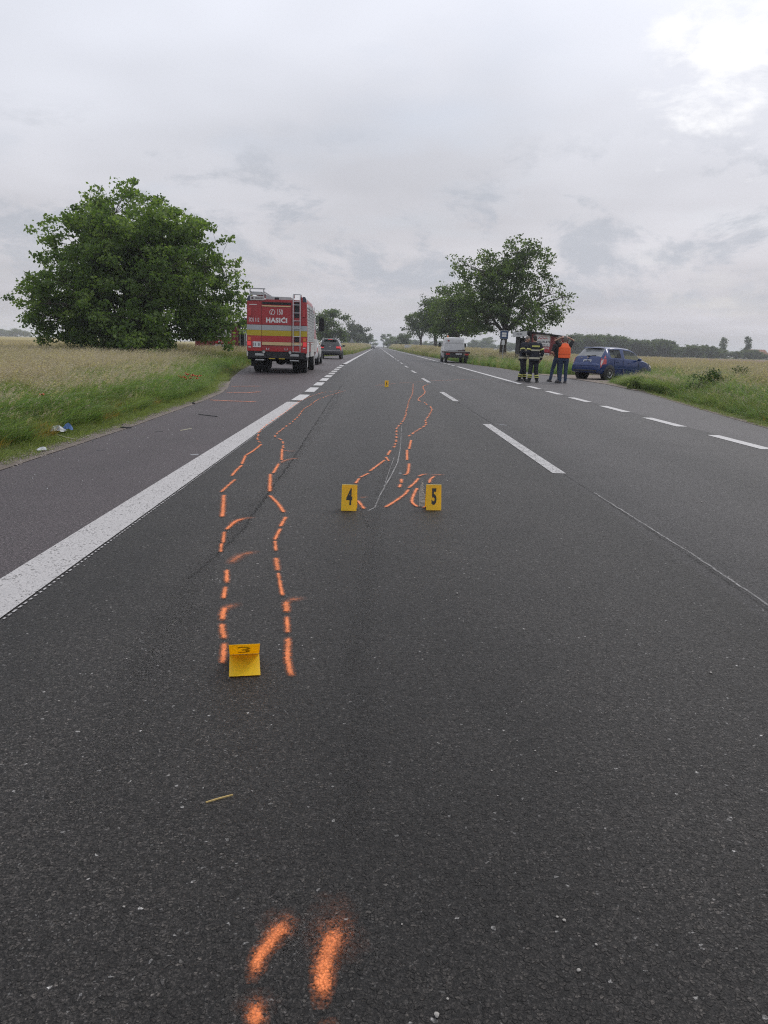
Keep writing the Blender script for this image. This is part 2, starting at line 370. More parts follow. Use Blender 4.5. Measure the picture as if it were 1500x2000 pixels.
# gravel strips at the edges of the asphalt
def strip(name, f, w0, w1, ylo, yhi, m, z, seed):
    rnd = random.Random(seed); ys = np.arange(ylo, yhi, 0.2); b = MB(); vs = []; fs = []
    for y in ys:
        j = w1*(0.75+0.5*rnd.random()); vs += [(f(y)+w0, y, z), (f(y)+j, y, z-0.02)]
    for i in range(len(ys)-1): fs.append((2*i, 2*i+1, 2*i+3, 2*i+2))
    b.add(vs, fs); return tag(b.build(name, m, fix=False), kind='structure')
strip('gravel_edge', EL, 0.03, -0.34, -2, 24, 'gravel_dust', 0.005, 1)
strip('gravel_edge', ER, -0.05, 0.28, 8, 60, 'gravel_dust', 0.005, 2)
flat('gravel_track', [tuple(G(*p)[:2]) for p in [(1040, 730), (1110, 739), (1185, 751), (1240, 763), (1262, 764), (1268, 752)]]+[(15.5, 38.5), (18, 44), (14, 45), (10.4, 40.5)], 'gravel_dust', 0.012)
# ------------------------------------------------------------------ painted markings (parts of the road)
def paintmat(name, col, wear=0.5, rows=False):
    m = bpy.data.materials.new(name); m.use_nodes = True; t = m.node_tree; b = t.nodes['Principled BSDF']
    g = N(t, 'ShaderNodeNewGeometry').outputs['Position']
    n1 = noise(t, g, 120, 4, 0.75); n2 = noise(t, g, 5, 5, 0.65); n3 = noise(t, g, 22, 4, 0.6)
    L(t, mixc(t, ramp(t, n2, [(0.35, 0.0), (0.7, 0.6)]), col, tuple(x*0.72 for x in col)), b.inputs['Base Color'])
    b.inputs['Roughness'].default_value = 0.65
    a = math_n(t, 'ADD', math_n(t, 'MULTIPLY', n1, 0.6), math_n(t, 'ADD', math_n(t, 'MULTIPLY', n2, 0.25), math_n(t, 'MULTIPLY', n3, 0.25)))
    h = n1
    if rows:
        uv = N(t, 'ShaderNodeUVMap', uv_map='uv'); su = N(t, 'ShaderNodeSeparateXYZ'); L(t, uv.outputs[0], su.inputs[0])
        # rows of agglomerate dots: wave along the line, alternate rows offset
        v = su.outputs[1]; u = su.outputs[0]
        wob = math_n(t, 'MULTIPLY', n3, 0.5)
        k = math_n(t, 'SINE', math_n(t, 'ADD', math_n(t, 'MULTIPLY', u, 2*math.pi/0.052), math_n(t, 'MULTIPLY', wob, 9)))
        k2 = math_n(t, 'SINE', math_n(t, 'MULTIPLY', v, 2*math.pi/0.042))
        dots = math_n(t, 'MULTIPLY_ADD', k, 0.5, 0.5)
        vo = N(t, 'ShaderNodeTexVoronoi'); vo.inputs['Scale'].default_value = 75; L(t, g, vo.inputs['Vector'])
        pit = ramp(t, vo.outputs['Distance'], [(0.35, 0.10), (0.75, 0.0)])
        main = ramp(t, v, [(0.0, 0.0), (0.012, 1.0), (0.885, 1.0), (0.900, 0.0)])
        row = ramp(t, v, [(0.925, 0.0), (0.935, 1.0), (0.965, 1.0), (0.975, 0.0)])
        rowm = math_n(t, 'MULTIPLY', row, ramp(t, math_n(t, 'ADD', dots, math_n(t, 'MULTIPLY', math_n(t, 'SUBTRACT', n3, 0.5), 1.6)), [(0.45, 0.0), (0.6, 1.0)]))
        a = math_n(t, 'ADD', a, pit)
        a = math_n(t, 'MULTIPLY', a, math_n(t, 'MAXIMUM', main, rowm))
        h = math_n(t, 'ADD', math_n(t, 'MULTIPLY', vo.outputs['Distance'], -1.4), n1)
    al = ramp(t, a, [(wear-0.06, 0.0), (wear+0.06, 1.0)])
    bn = N(t, 'ShaderNodeBump', inp={'Strength': 0.6, 'Distance': 0.006}); L(t, h, bn.inputs['Height']); L(t, bn.outputs[0], b.inputs['Normal'])
    L(t, al, b.inputs['Alpha']); MATS[name] = m; return m
paintmat('edge_line_paint', (0.45, 0.435, 0.43), 0.515, rows=True)
paintmat('lane_paint', (0.49, 0.48, 0.475), 0.45)
paintmat('old_paint', (0.46, 0.45, 0.445), 0.50)
def ribbon(name, pts, w, m, parent, z, uvs=True, taper=None):
    pts = [Vector((p[0], p[1], 0)) for p in pts]; n = len(pts); b = MB(); vs = []; S = [0.0]
    for i in range(1, n): S.append(S[-1]+(pts[i]-pts[i-1]).length)
    for i in range(n):
        d = (pts[min(i+1, n-1)]-pts[max(i-1, 0)]).normalized(); s = Vector((d.y, -d.x, 0))
        ww = w if taper is None else w*taper(S[i]/max(S[-1], 1e-6))
        vs += [pts[i]-s*ww/2+Vector((0, 0, z)), pts[i]+s*ww/2+Vector((0, 0, z))]
    b.add(vs, [(2*i, 2*i+1, 2*i+3, 2*i+2) for i in range(n-1)])
    o = b.build(name, m, parent, fix=False)
    if uvs:
        u1 = o.data.uv_layers.new(name='uv'); u2 = o.data.uv_layers.new(name='len')
        for lp in o.data.loops:
            i = lp.vertex_index
            u1.data[lp.index].uv = (S[i//2], float(i % 2)); u2.data[lp.index].uv = (S[-1], w)
    return o
def lxc(y): return lx(y)+0.14
ribbon('edge_line', [(lxc(y), y) for y in np.arange(-4, G(567, 785)[1], 0.5)]+[(lxc(0), G(567, 785)[1])], 0.300, 'edge_line_paint', road, 0.004)
for a, c in [(782, 771), (765.5, 757), (753, 747), (744, 739), (737, 733), (731.3, 728.3), (727, 724.3), (722.7, 720.5), (719, 717), (715.8, 714), (713, 711.5)]:
    y0 = CAM_H*F_PX/0.976/(a-673)*0.976; y1 = CAM_H*F_PX/0.976/(c-673)*0.976
    px = 590
    y0 = G(737-1.75*F_PX/y0, a)[1]; y1 = G(737-1.75*F_PX/y1, c)[1]
    ribbon('edge_dash', [(lxc(y0), y0), (lxc(y1), y1)], 0.25, 'lane_paint', road, 0.004)
ribbon('edge_line', [(lxc(y), y) for y in np.arange(47.5, 120, 3)]+[(-2.1, 700)], 0.24, 'lane_paint', road, 0.004)
for y0, y1 in [(7.5, 12.4), (17.7, 21.3), (27, 30.5), (36.6, 40.2), (46.2, 49.8), (56, 59.6), (65.6, 69.2), (75, 79)]:
    ribbon('centre_dash', [(1.86, y0), (1.82, y1)], 0.135, 'old_paint', road, 0.0045)
ribbon('centre_line', [(1.85, 86), (1.9, 600)], 0.13, 'lane_paint', road, 0.0045)
def rxc(y): return rx(y)-0.10
for k in range(-1, 6):
    y0 = 10.0+2.93*k
    ribbon('edge_dash', [(5.24, y0), (5.22, y0+1.65)], 0.19, 'lane_paint', road_r, 0.004)
ribbon('edge_line', [(rxc(y), y) for y in np.arange(27.9, 53, 2)], 0.19, 'lane_paint', road_r, 0.004)
for y0 in (54.5, 58, 61.5, 65): ribbon('edge_dash', [(rxc(y0), y0), (rxc(y0+2), y0+2)], 0.19, 'lane_paint', road_r, 0.004)
ribbon('edge_line', [(rxc(y), y) for y in np.arange(68, 160, 5)]+[(5.5, 700)], 0.19, 'lane_paint', road_r, 0.004)
# loose gravel along the asphalt edges
mat('gravel_stone', (0.30, 0.265, 0.235), 0.9, var=0.35, scale=3.0)
rgv = random.Random(21); gvm = MB()
for k in range(4200):
    if k < 3200: y = 4+20*rgv.random()**1.3; x = EL(y)-rgv.gauss(0.12, 0.09); 
    else: y = 12+26*rgv.random(); x = ER(y)+rgv.gauss(0.08, 0.10)
    s = rgv.uniform(0.005, 0.017); gvm.box((x, y, 0.002), (s, s*rgv.uniform(0.7, 1.5), s*0.7), (rgv.random(), rgv.random(), rgv.random()*3), 0.7)
tag(gvm.build('loose_gravel', 'gravel_stone', fix=False), 'pale loose gravel strewn along the asphalt edges', 'gravel', kind='stuff')
# cracks and the centre joint
def crackmat(name, col, w=0.5):
    m = bpy.data.materials.new(name); m.use_nodes = True; t = m.node_tree; b = t.nodes['Principled BSDF']
    g = N(t, 'ShaderNodeNewGeometry').outputs['Position']; n1 = noise(t, g, 40, 4, 0.7); n2 = noise(t, g, 2.5, 4, 0.6)
    uv = N(t, 'ShaderNodeUVMap', uv_map='uv'); su = N(t, 'ShaderNodeSeparateXYZ'); L(t, uv.outputs[0], su.inputs[0])
    d = math_n(t, 'ABSOLUTE', math_n(t, 'SUBTRACT', su.outputs[1], 0.5))
    pr = ramp(t, d, [(0.1, 1.0), (0.5, 0.0)])
    a = math_n(t, 'MULTIPLY', pr, math_n(t, 'MULTIPLY', ramp(t, n1, [(0.3, 0.1), (0.62, 1.0)]), ramp(t, n2, [(0.3, 0.35), (0.6, 1.0)])))
    L(t, math_n(t, 'MULTIPLY', a, w), b.inputs['Alpha']); b.inputs['Base Color'].default_value = (*col, 1); b.inputs['Roughness'].default_value = 0.9
    MATS[name] = m; return m
crackmat('crack_dark', (0.008, 0.008, 0.008), 0.75); crackmat('joint_dark', (0.010, 0.010, 0.010), 0.45); crackmat('scratch_pale', (0.42, 0.41, 0.40), 0.8); crackmat('tyre_rubber_trace', (0.010, 0.010, 0.010), 0.13)
def wiggle(pts, amp, step, seed):
    rnd = random.Random(seed); out = []; pts = [Vector((p[0], p[1], 0)) for p in pts]
    for a, c in zip(pts[:-1], pts[1:]):
        n = max(2, int((c-a).length/step))
        for k in range(n):
            p = a.lerp(c, k/n); out.append((p.x+rnd.uniform(-amp, amp), p.y))
    out.append((pts[-1].x, pts[-1].y)); return out
def gp(*pp): return [tuple(G(*p)[:2]) for p in pp]
ribbon('joint_crack', wiggle([(1.93, 2.6), (1.94, 4.5), (1.90, 7.6)], 0.006, 0.06, 3), 0.028, 'joint_dark', road, 0.003)
ribbon('joint_edge', wiggle([(1.965, 2.6), (1.972, 4.5), (1.925, 6.5)], 0.005, 0.05, 4), 0.020, 'scratch_pale', road, 0.0036)
ribbon('joint_crack', wiggle([(1.93, 12.4), (1.88, 17.7)], 0.008, 0.1, 5), 0.03, 'crack_dark', road, 0.003)
ribbon('road_crack', wiggle(gp((476, 1032), (520, 968), (570, 900), (640, 790), (668, 752)), 0.006, 0.1, 6), 0.03, 'crack_dark', road, 0.003)
ribbon('road_crack', wiggle(gp((370, 1130), (430, 1080), (476, 1032)), 0.008, 0.06, 7), 0.022, 'crack_dark', road, 0.003)
ribbon('tyre_trace', gp((700, 990), (712, 1015), (722, 1032)), 0.035, 'tyre_rubber_trace', road, 0.0032)
ribbon('tyre_trace', gp((250, 1330), (330, 1200), (420, 1080), (520, 965), (610, 850), (665, 770)), 0.16, 'tyre_rubber_trace', road, 0.0028)
ribbon('tyre_trace', gp((690, 1320), (720, 1130), (735, 985), (760, 905)), 0.13, 'tyre_rubber_trace', road, 0.0028)
ribbon('tyre_trace', gp((130, 1600), (210, 1470), (300, 1320), (390, 1180)), 0.17, 'tyre_rubber_trace', road, 0.0026)
ribbon('tyre_trace', gp((690, 1640), (700, 1500), (712, 1340)), 0.10, 'tyre_rubber_trace', road, 0.0026)
ribbon('road_scratch', gp((732, 992), (742, 968), (750, 954), (764, 930), (776, 905), (781, 882), (783, 862), (784, 832)), 0.016, 'scratch_pale', road, 0.0036, taper=lambda s: 1.0-0.4*s)
ribbon('road_scratch', gp((749, 951), (757, 941), (768, 922), (777, 903), (781, 880)), 0.012, 'scratch_pale', road, 0.0040)
ribbon('road_scratch', gp((752, 945), (757, 930), (764, 910), (770, 893)), 0.008, 'scratch_pale', road, 0.0036)
ribbon('road_scratch', gp((720, 998), (733, 991)), 0.02, 'scratch_pale', road, 0.0036)
# gouge beside marker 5: torn pale aggregate in a shallow bed
gb = MB(); rg = random.Random(8)
mat('gouge_stone', (0.30, 0.265, 0.225), 0.9, var=0.35, scale=60); mat('gouge_bed', (0.13, 0.115, 0.10), 0.95, var=0.3, scale=50)
gq = [G(*p) for p in [(818, 990), (832, 992), (828, 960), (824, 938), (818, 962)]]
gbed = MB().add([(p[0], p[1], 0.0034) for p in gq], [(0, 1, 2, 3, 4)]).build('gouge_bed', 'gouge_bed', road, fix=False)
for k in range(70):
    py = rg.uniform(940, 990); w = (py-936)/54; px = 824+rg.uniform(-7, 8)*w+2*w
    p = G(px, py); s = rg.uniform(0.004, 0.010)
    gb.box((p[0], p[1], 0.004), (s*1.5, s*1.8, s), (rg.random(), rg.random(), rg.random()*3))
tag(gb.build('gouge_stones', 'gouge_stone', road), kind='stuff')
# ------------------------------------------------------------------ orange spray strokes
def spraymat(name, strength, core=0.30, over=0.5):
    m = bpy.data.materials.new(name); m.use_nodes = True; t = m.node_tree; b = t.nodes['Principled BSDF']
    g = N(t, 'ShaderNodeNewGeometry').outputs['Position']
    uv = N(t, 'ShaderNodeUVMap', uv_map='uv'); su = N(t, 'ShaderNodeSeparateXYZ'); L(t, uv.outputs[0], su.inputs[0])
    ul = N(t, 'ShaderNodeUVMap', uv_map='len'); sl = N(t, 'ShaderNodeSeparateXYZ'); L(t, ul.outputs[0], sl.inputs[0])
    d = math_n(t, 'MULTIPLY', math_n(t, 'ABSOLUTE', math_n(t, 'SUBTRACT', su.outputs[1], 0.5)), 2.0)
    wd = sl.outputs[1]
    endd = math_n(t, 'MINIMUM', su.outputs[0], math_n(t, 'SUBTRACT', sl.outputs[0], su.outputs[0]))
    en = math_n(t, 'DIVIDE', endd, math_n(t, 'MULTIPLY', wd, 0.8))          # 0 at ends .. 1
    ed = math_n(t, 'SUBTRACT', 1.0, en, clamp=True)
    rr = math_n(t, 'SQRT', math_n(t, 'ADD', math_n(t, 'MULTIPLY', d, d), math_n(t, 'MULTIPLY', ed, math_n(t, 'MULTIPLY', ed, 0.8))))
    n1 = noise(t, g, 150, 3, 0.7); n2 = noise(t, g, 38, 3, 0.6); n4 = noise(t, g, 11, 3, 0.6)
    rr = math_n(t, 'ADD', rr, math_n(t, 'MULTIPLY', math_n(t, 'SUBTRACT', n2, 0.5), 0.55))
    body = ramp(t, rr, [(core*0.6, 1.0), (core+0.12, 0.62), (core+0.34, over*0.32), (0.98, 0.0)])
    vc = N(t, 'ShaderNodeTexVoronoi'); vc.inputs['Scale'].default_value = 230; L(t, g, vc.inputs['Vector'])
    sc_ = N(t, 'ShaderNodeSeparateColor'); L(t, vc.outputs['Color'], sc_.inputs[0])
    body = math_n(t, 'ADD', body, math_n(t, 'MULTIPLY', math_n(t, 'SUBTRACT', sc_.outputs[0], 0.55), math_n(t, 'MULTIPLY', math_n(t, 'MULTIPLY', body, math_n(t, 'SUBTRACT', 1.15, body)), 1.7)), clamp=True)
    vd = N(t, 'ShaderNodeTexVoronoi', feature='DISTANCE_TO_EDGE'); vd.inputs['Scale'].default_value = 120; L(t, g, vd.inputs['Vector'])
    spk = math_n(t, 'MULTIPLY', ramp(t, vd.outputs['Distance'], [(0.02, 0.60), (0.14, 1.0)]), ramp(t, n1, [(0.34, 0.75), (0.55, 1.0)]))
    al = math_n(t, 'MULTIPLY', math_n(t, 'MULTIPLY', body, ramp(t, n4, [(0.3, 0.55), (0.6, 1.0)])), math_n(t, 'MULTIPLY', spk, strength), clamp=True)
    L(t, al, b.inputs['Alpha'])
    L(t, mixc(t, n1, (0.90, 0.19, 0.040), (0.97, 0.30, 0.085)), b.inputs['Base Color']); b.inputs['Roughness'].default_value = 0.6
    v = N(t, 'ShaderNodeTexVoronoi', feature='DISTANCE_TO_EDGE'); v.inputs['Scale'].default_value = 105; L(t, g, v.inputs['Vector'])
    bn = N(t, 'ShaderNodeBump', inp={'Strength': 0.5, 'Distance': 0.004}); L(t, v.outputs['Distance'], bn.inputs['Height']); L(t, bn.outputs[0], b.inputs['Normal'])
    MATS[name] = m; return m
spraymat('spray_strong', 1.05, 0.22); spraymat('spray_mid', 0.85, 0.20); spraymat('spray_faint', 0.42, 0.12, 0.8); spraymat('spray_mist', 0.20, 0.0, 1.0)
def smooth_path(pts, n=6):
    P_ = [Vector((p[0], p[1], 0)) for p in pts]
    if len(P_) < 3: return pts
    out = []
    for i in range(len(P_)-1):
        a, b_, c, d = P_[max(i-1, 0)], P_[i], P_[i+1], P_[min(i+2, len(P_)-1)]
        for k in range(n):
            u = k/n
            q = 0.5*((2*b_)+(c-a)*u+(2*a-5*b_+4*c-d)*u*u+(3*b_-a-3*c+d)*u**3); out.append((q.x, q.y))
    out.append((P_[-1].x, P_[-1].y)); return out
zs = [0.0060]
def stroke(pp, w=0.06, m='spray_strong', name='spray_stroke', taper=None):
    zs[0] += 0.00003
    return ribbon(name, smooth_path(gp(*pp)), w, m, road, zs[0], taper=taper)
for pp, w in [([(439, 1256), (437, 1278), (434, 1300)], .048), ([(433, 1218), (435, 1234), (438, 1252)], .052), ([(441, 1186), (436, 1198), (434, 1216)], .058),
              ([(441, 1146), (436, 1173)], .044), ([(443, 1113), (443, 1142)], .050), ([(433, 1062), (431, 1081)], .042), ([(438, 1039), (436, 1063)], .046),
              ([(480, 1014), (460, 1020), (441, 1037)], .055), ([(437, 967), (436, 990), (434, 1012)], .065), ([(460, 937), (446, 949), (431, 963)], .055),
              ([(473, 909), (463, 918), (452, 931)], .055), ([(480, 890), (472, 908)], .06), ([(511, 868), (495, 881), (480, 890)], .055),
              ([(563, 1246), (562, 1285), (564, 1302), (571, 1326)], .050), ([(560, 1204), (562, 1240)], .046), ([(558, 1174), (561, 1200)], .062),
              ([(543, 1120), (552, 1167)], .040), ([(539, 1090), (543, 1118)], .058), ([(537, 1057), (539, 1079)], .044), ([(548, 1033), (536, 1057)], .05),
              ([(559, 1010), (547, 1031)], .055), ([(526, 968), (543, 985), (555, 1003)], .06), ([(528, 926), (527, 962)], .065), ([(545, 906), (533, 926)], .06),
              ([(551, 877), (550, 900)], .06), ([(712, 996), (698, 978)], .055), ([(694, 946), (702, 935)], .055), ([(702, 934), (721, 925)], .055),
              ([(721, 922), (736, 911), (752, 899)], .055), ([(760, 902), (753, 893)], .055), ([(757, 890), (763, 880)], .055), ([(786, 929), (796, 925), (799, 906)], .06),
              ([(795, 879), (795, 900)], .06), ([(803, 860), (799, 878)], .06), ([(784, 936), (784, 945)], .06), ([(782, 946), (780, 954)], .06),
              ([(751, 993), (772, 980), (790, 967), (798, 957)], .055), ([(797, 955), (808, 946), (818, 935)], .055), ([(817, 932), (826, 928), (838, 927)], .055),
              ([(849, 931), (841, 937), (838, 945)], .055), ([(815, 954), (808, 968), (805, 982), (817, 992)], .055), ([(825, 994), (834, 989)], .05)]:
    stroke(pp, w*0.92, 'spray_strong')
stroke([(574, 1794), (556, 1811), (531, 1842), (506, 1876), (492, 1928)], 0.074, taper=lambda s: 1.05-0.45*s)
stroke([(672, 1798), (655, 1826), (639, 1870), (631, 1918), (628, 1978)], 0.082, taper=lambda s: 1.05-0.40*s)
stroke([(500, 1950), (499, 2030)], 0.055); stroke([(645, 1992), (640, 2040)], 0.06, 'spray_faint')
for pp, w in [([(512, 1830), (545, 1812), (585, 1790)], .16), ([(636, 1900), (655, 1840), (690, 1800)], .19), ([(500, 1935), (498, 2000)], .12), ([(600, 1780), (700, 1800)], .2)]:
    stroke(pp, w, 'spray_mist', 'spray_mist')
for pp, w in [([(507, 1079), (472, 1086), (446, 1105)], .10), ([(500, 1012), (470, 1016), (450, 1028)], .09), ([(475, 1183), (452, 1186), (436, 1196)], .09), ([(600, 1170), (570, 1174), (556, 1180)], .09),
              ([(585, 896), (562, 899), (545, 906)], .09), ([(580, 882), (563, 882), (551, 880)], .08), ([(870, 928), (850, 929), (836, 929)], .09), ([(720, 972), (700, 974)], .07)]:
    stroke(pp, w, 'spray_faint')
def dashes(pp, w, dl, gap, seed, m='spray_mid'):
    rnd = random.Random(seed); P_ = smooth_path(gp(*pp), 8); S = [0]
    for a, c in zip(P_[:-1], P_[1:]): S.append(S[-1]+math.dist(a, c))
    def at(s): return (np.interp(s, S, [p[0] for p in P_]), np.interp(s, S, [p[1] for p in P_]))
    s = 0
    while s < S[-1]-0.05:
        l = dl*rnd.uniform(0.75, 1.3); q = [at(min(s+l*k/3, S[-1])) for k in range(4)]
        q = [(x+rnd.uniform(-.008, .008), y) for x, y in q]
        zs[0] += 0.00003; ribbon('spray_dash', q, w, m, road, zs[0]); s += l+gap*rnd.uniform(0.6, 1.4)
dashes([(509, 866), (504, 860), (506, 846), (519, 832), (540, 817), (561, 802.5), (583, 785.5), (604, 776), (632, 767), (666, 763)], .05, .24, .09, 1)
dashes([(554, 877), (551, 862), (538, 853), (551, 839), (572, 824), (585, 811), (593, 800), (606, 792), (621, 781), (640, 774), (676, 763)], .05, .24, .09, 2)
dashes([(769, 876), (774, 862), (774.6, 839.5), (781, 830), (790.5, 817), (794, 802), (799, 783.5), (805.5, 768.5), (807, 750)], .06, .24, .10, 3)
dashes([(798, 854), (813, 843), (830, 832), (831.6, 822), (836, 815), (843, 802), (841, 794)], .065, .25, .05, 4)
dashes([(834, 792), (828, 786)], .06, .4, .1, 5); dashes([(822, 785), (817, 780), (830, 767), (826, 756), (837, 751)], .065, .4, .04, 6)
dashes([(732, 753.5), (748, 753.5), (765, 752.5)], .07, 1.2, .1, 7); dashes([(738, 752), (765, 750), (830, 745.5), (905, 742)], .08, 1.6, .2, 8, 'spray_faint'); dashes([(841, 744.5), (900, 742), (965, 741)], .1, 1.6, .2, 9, 'spray_faint')
for pp in ([(406, 782), (450, 784), (505, 786)], [(439, 767.5), (475, 768), (511, 766)], [(449, 755.5), (480, 755), (513, 755)]):
    zs[0] += 0.0001; ribbon('spray_line', smooth_path(gp(*pp)), .13, 'spray_strong', shoulder, zs[0])
zs[0] += 0.0001; ribbon('spray_line', smooth_path(gp((408, 784), (450, 784.6), (500, 785))), .13, 'spray_faint', shoulder, zs[0])
# ------------------------------------------------------------------ evidence markers
def plastic():
    m = bpy.data.materials.new('marker_plastic'); m.use_nodes = True; t = m.node_tree; b = t.nodes['Principled BSDF']
    b.inputs['Base Color'].default_value = (0.72, 0.50, 0.02, 1); b.inputs['Roughness'].default_value = 0.42
    c = N(t, 'ShaderNodeTexCoord').outputs['Object']; n = noise(t, c, 25, 5)
    L(t, mixc(t, ramp(t, n, [(0.4, 0.0), (0.75, 0.5)]), (0.90, 0.70, 0.045), (0.80, 0.60, 0.04)), b.inputs['Base Color'])
    tr = N(t, 'ShaderNodeBsdfTranslucent'); tr.inputs[0].default_value = (0.98, 0.66, 0.03, 1)
    mx = N(t, 'ShaderNodeMixShader'); mx.inputs[0].default_value = 0.54
    L(t, b.outputs[0], mx.inputs[1]); L(t, tr.outputs[0], mx.inputs[2]); L(t, mx.outputs[0], t.nodes['Material Output'].inputs[0]); MATS['marker_plastic'] = m
plastic(); mat('numeral_black', (0.012, 0.012, 0.013), 0.5); mat('marker_rim', (0.80, 0.70, 0.30), 0.5)
PW, PL = 0.114, 0.196
def marker(num, loc, rz, label, fallen=False):
    e = empty('evidence_marker', loc, rz, label, 'marker'); ap = R(16)
    def panel(name, ang, off):
        # a sheet hanging from the fold (local origin), length along -Z, faces -Y
        b = MB().b2(-PW/2, PW/2, -0.0009, 0.0009, -PL, 0)
        o = b.build(name, 'marker_plastic', e, bevel=0.0004); o.location = off; o.rotation_euler = (ang, 0, 0); return o
    if not fallen:
        h = PL*math.cos(ap)
        fp = panel('front_panel', -ap, (0, 0, h)); bp = panel('back_panel', ap, (0, 0.002, h))
    else:
        # tipped on its back: fold lies far, one leaf on the road, the numbered leaf sticks up towards the viewer
        bp = panel('base_panel', R(-90), (0, PL, 0.004)); fp = panel('front_panel', R(-90-33), (0, PL+0.001, 0.006))
    s = -1
    if fallen:
        tx = text('numeral', num, 'numeral_black', fp, 0.175, (0, -0.0024, -PL*0.52), 0.70, (R(90), 0, 0), 0.0025, thick=0.0016)
    else:
        tx = text('numeral', num, 'numeral_black', fp, 0.165, (0.002, -0.0013, -PL*0.50), 0.50, (R(90), 0, 0), 0.006, thick=0.0006)
    rim = MB().b2(-PW/2, PW/2, -0.0013, 0.0013, -0.0030, -0.0002)
    rim.build('fold_edge', 'marker_rim', fp)
    return e
p4 = G(682, 995); p5 = G(845.5, 994); p6 = G(755, 755.5); p3 = G(474.5, 1323)
marker('4', (p4[0], p4[1], 0.001), R(-2), 'yellow folding evidence marker numbered 4 standing on the road')
marker('5', (p5[0], p5[1], 0.001), R(2), 'yellow folding evidence marker numbered 5 standing beside a gouge in the road')
marker('6', (p6[0], p6[1], 0.001), R(0), 'small far yellow evidence marker numbered 6 on an orange line')
marker('3', (p3[0]+0.006, p3[1]+0.004, 0.001), R(10), 'yellow evidence marker numbered 3 blown over on its back', fallen=True)
# ================================================================== trees
mat('bark', (0.075, 0.060, 0.047), 0.95, var=0.4, scale=9, bump=0.8, bscale=14)
mat('bark_grey', (0.11, 0.10, 0.09), 0.95, var=0.35, scale=9, bump=0.8, bscale=14)
leafmat('leaf_maple', (0.044, 0.084, 0.020), (0.105, 0.172, 0.042), (0.195, 0.270, 0.080), 0.56)
leafmat('leaf_walnut', (0.048, 0.078, 0.026), (0.105, 0.158, 0.052), (0.185, 0.240, 0.085), 0.58)
leafmat('leaf_row', (0.042, 0.066, 0.026), (0.085, 0.125, 0.048), (0.145, 0.190, 0.075), 0.55)
leafmat('leaf_silver', (0.050, 0.066, 0.045), (0.085, 0.105, 0.075), (0.13, 0.15, 0.11), 0.3)
leafmat('leaf_far', (0.044, 0.068, 0.030), (0.074, 0.108, 0.044), (0.125, 0.162, 0.066), 0.42)
leafmat('leaf_shrub', (0.035, 0.064, 0.020), (0.070, 0.110, 0.036), (0.12, 0.165, 0.06), 0.4)
def leaf_mesh(name, C, tone, N_per, sig, size, m, rng, flat=0.6, droop=0.25):
    """many small folded leaves gathered round the cluster centres C"""
    n = len(C)*N_per
    ctr = np.repeat(C, N_per, 0); off = np.clip(rng.normal(size=(n, 3)), -1.7, 1.7)*np.array([sig, sig, sig*flat])
    sg = np.repeat(rng.uniform(0.6, 1.35, len(C)), N_per)[:, None]
    p = ctr+off*sg
    a = rng.uniform(0, 2*np.pi, n); tilt = rng.normal(0.0, 0.55, n)-droop
    d = np.stack([np.cos(a)*np.cos(tilt), np.sin(a)*np.cos(tilt), np.sin(tilt)], 1)
    r = rng.normal(size=(n, 3)); r[:, 2] *= 0.5
    s = np.cross(d, r); s /= np.linalg.norm(s, axis=1)[:, None]+1e-9
    nn = np.cross(s, d)
    l = (size*rng.uniform(0.6, 1.35, n))[:, None]; w = l*0.33
    v = np.empty((n, 4, 3)); v[:, 0] = p; v[:, 1] = p+d*l*0.5+s*w+nn*l*0.08; v[:, 2] = p+d*l-nn*l*0.10; v[:, 3] = p+d*l*0.5-s*w+nn*l*0.08
    me = bpy.data.meshes.new(name); me.vertices.add(4*n); me.vertices.foreach_set('co', v.ravel())
    me.loops.add(4*n); me.loops.foreach_set('vertex_index', np.arange(4*n, dtype=np.int32))
    me.polygons.add(n); me.polygons.foreach_set('loop_start', np.arange(0, 4*n, 4, dtype=np.int32)); me.polygons.foreach_set('loop_total', np.full(n, 4, dtype=np.int32))
    me.update(); at = me.attributes.new('tone', 'FLOAT', 'FACE')
    tn = np.clip(np.repeat(tone, N_per)+rng.normal(0, 0.16, n), 0, 1); at.data.foreach_set('value', tn.astype(np.float32))
    me.materials.append(MATS[m]); return me
def sample_crown(ells, ncl, rng, zmin=-9, shell=0.42):
    w = np.array([e[3]*e[4]*e[5] for e in ells]); w = w/w.sum(); out = []
    while len(out) < ncl:
        e = ells[rng.choice(len(ells), p=w)]; d = rng.normal(size=3); d /= np.linalg.norm(d)
        p = np.array(e[:3])+d*np.array(e[3:6])*rng.uniform()**shell*rng.uniform(0.86, 1.12)
        if p[2] > zmin: out.append(p)
    return np.array(out)
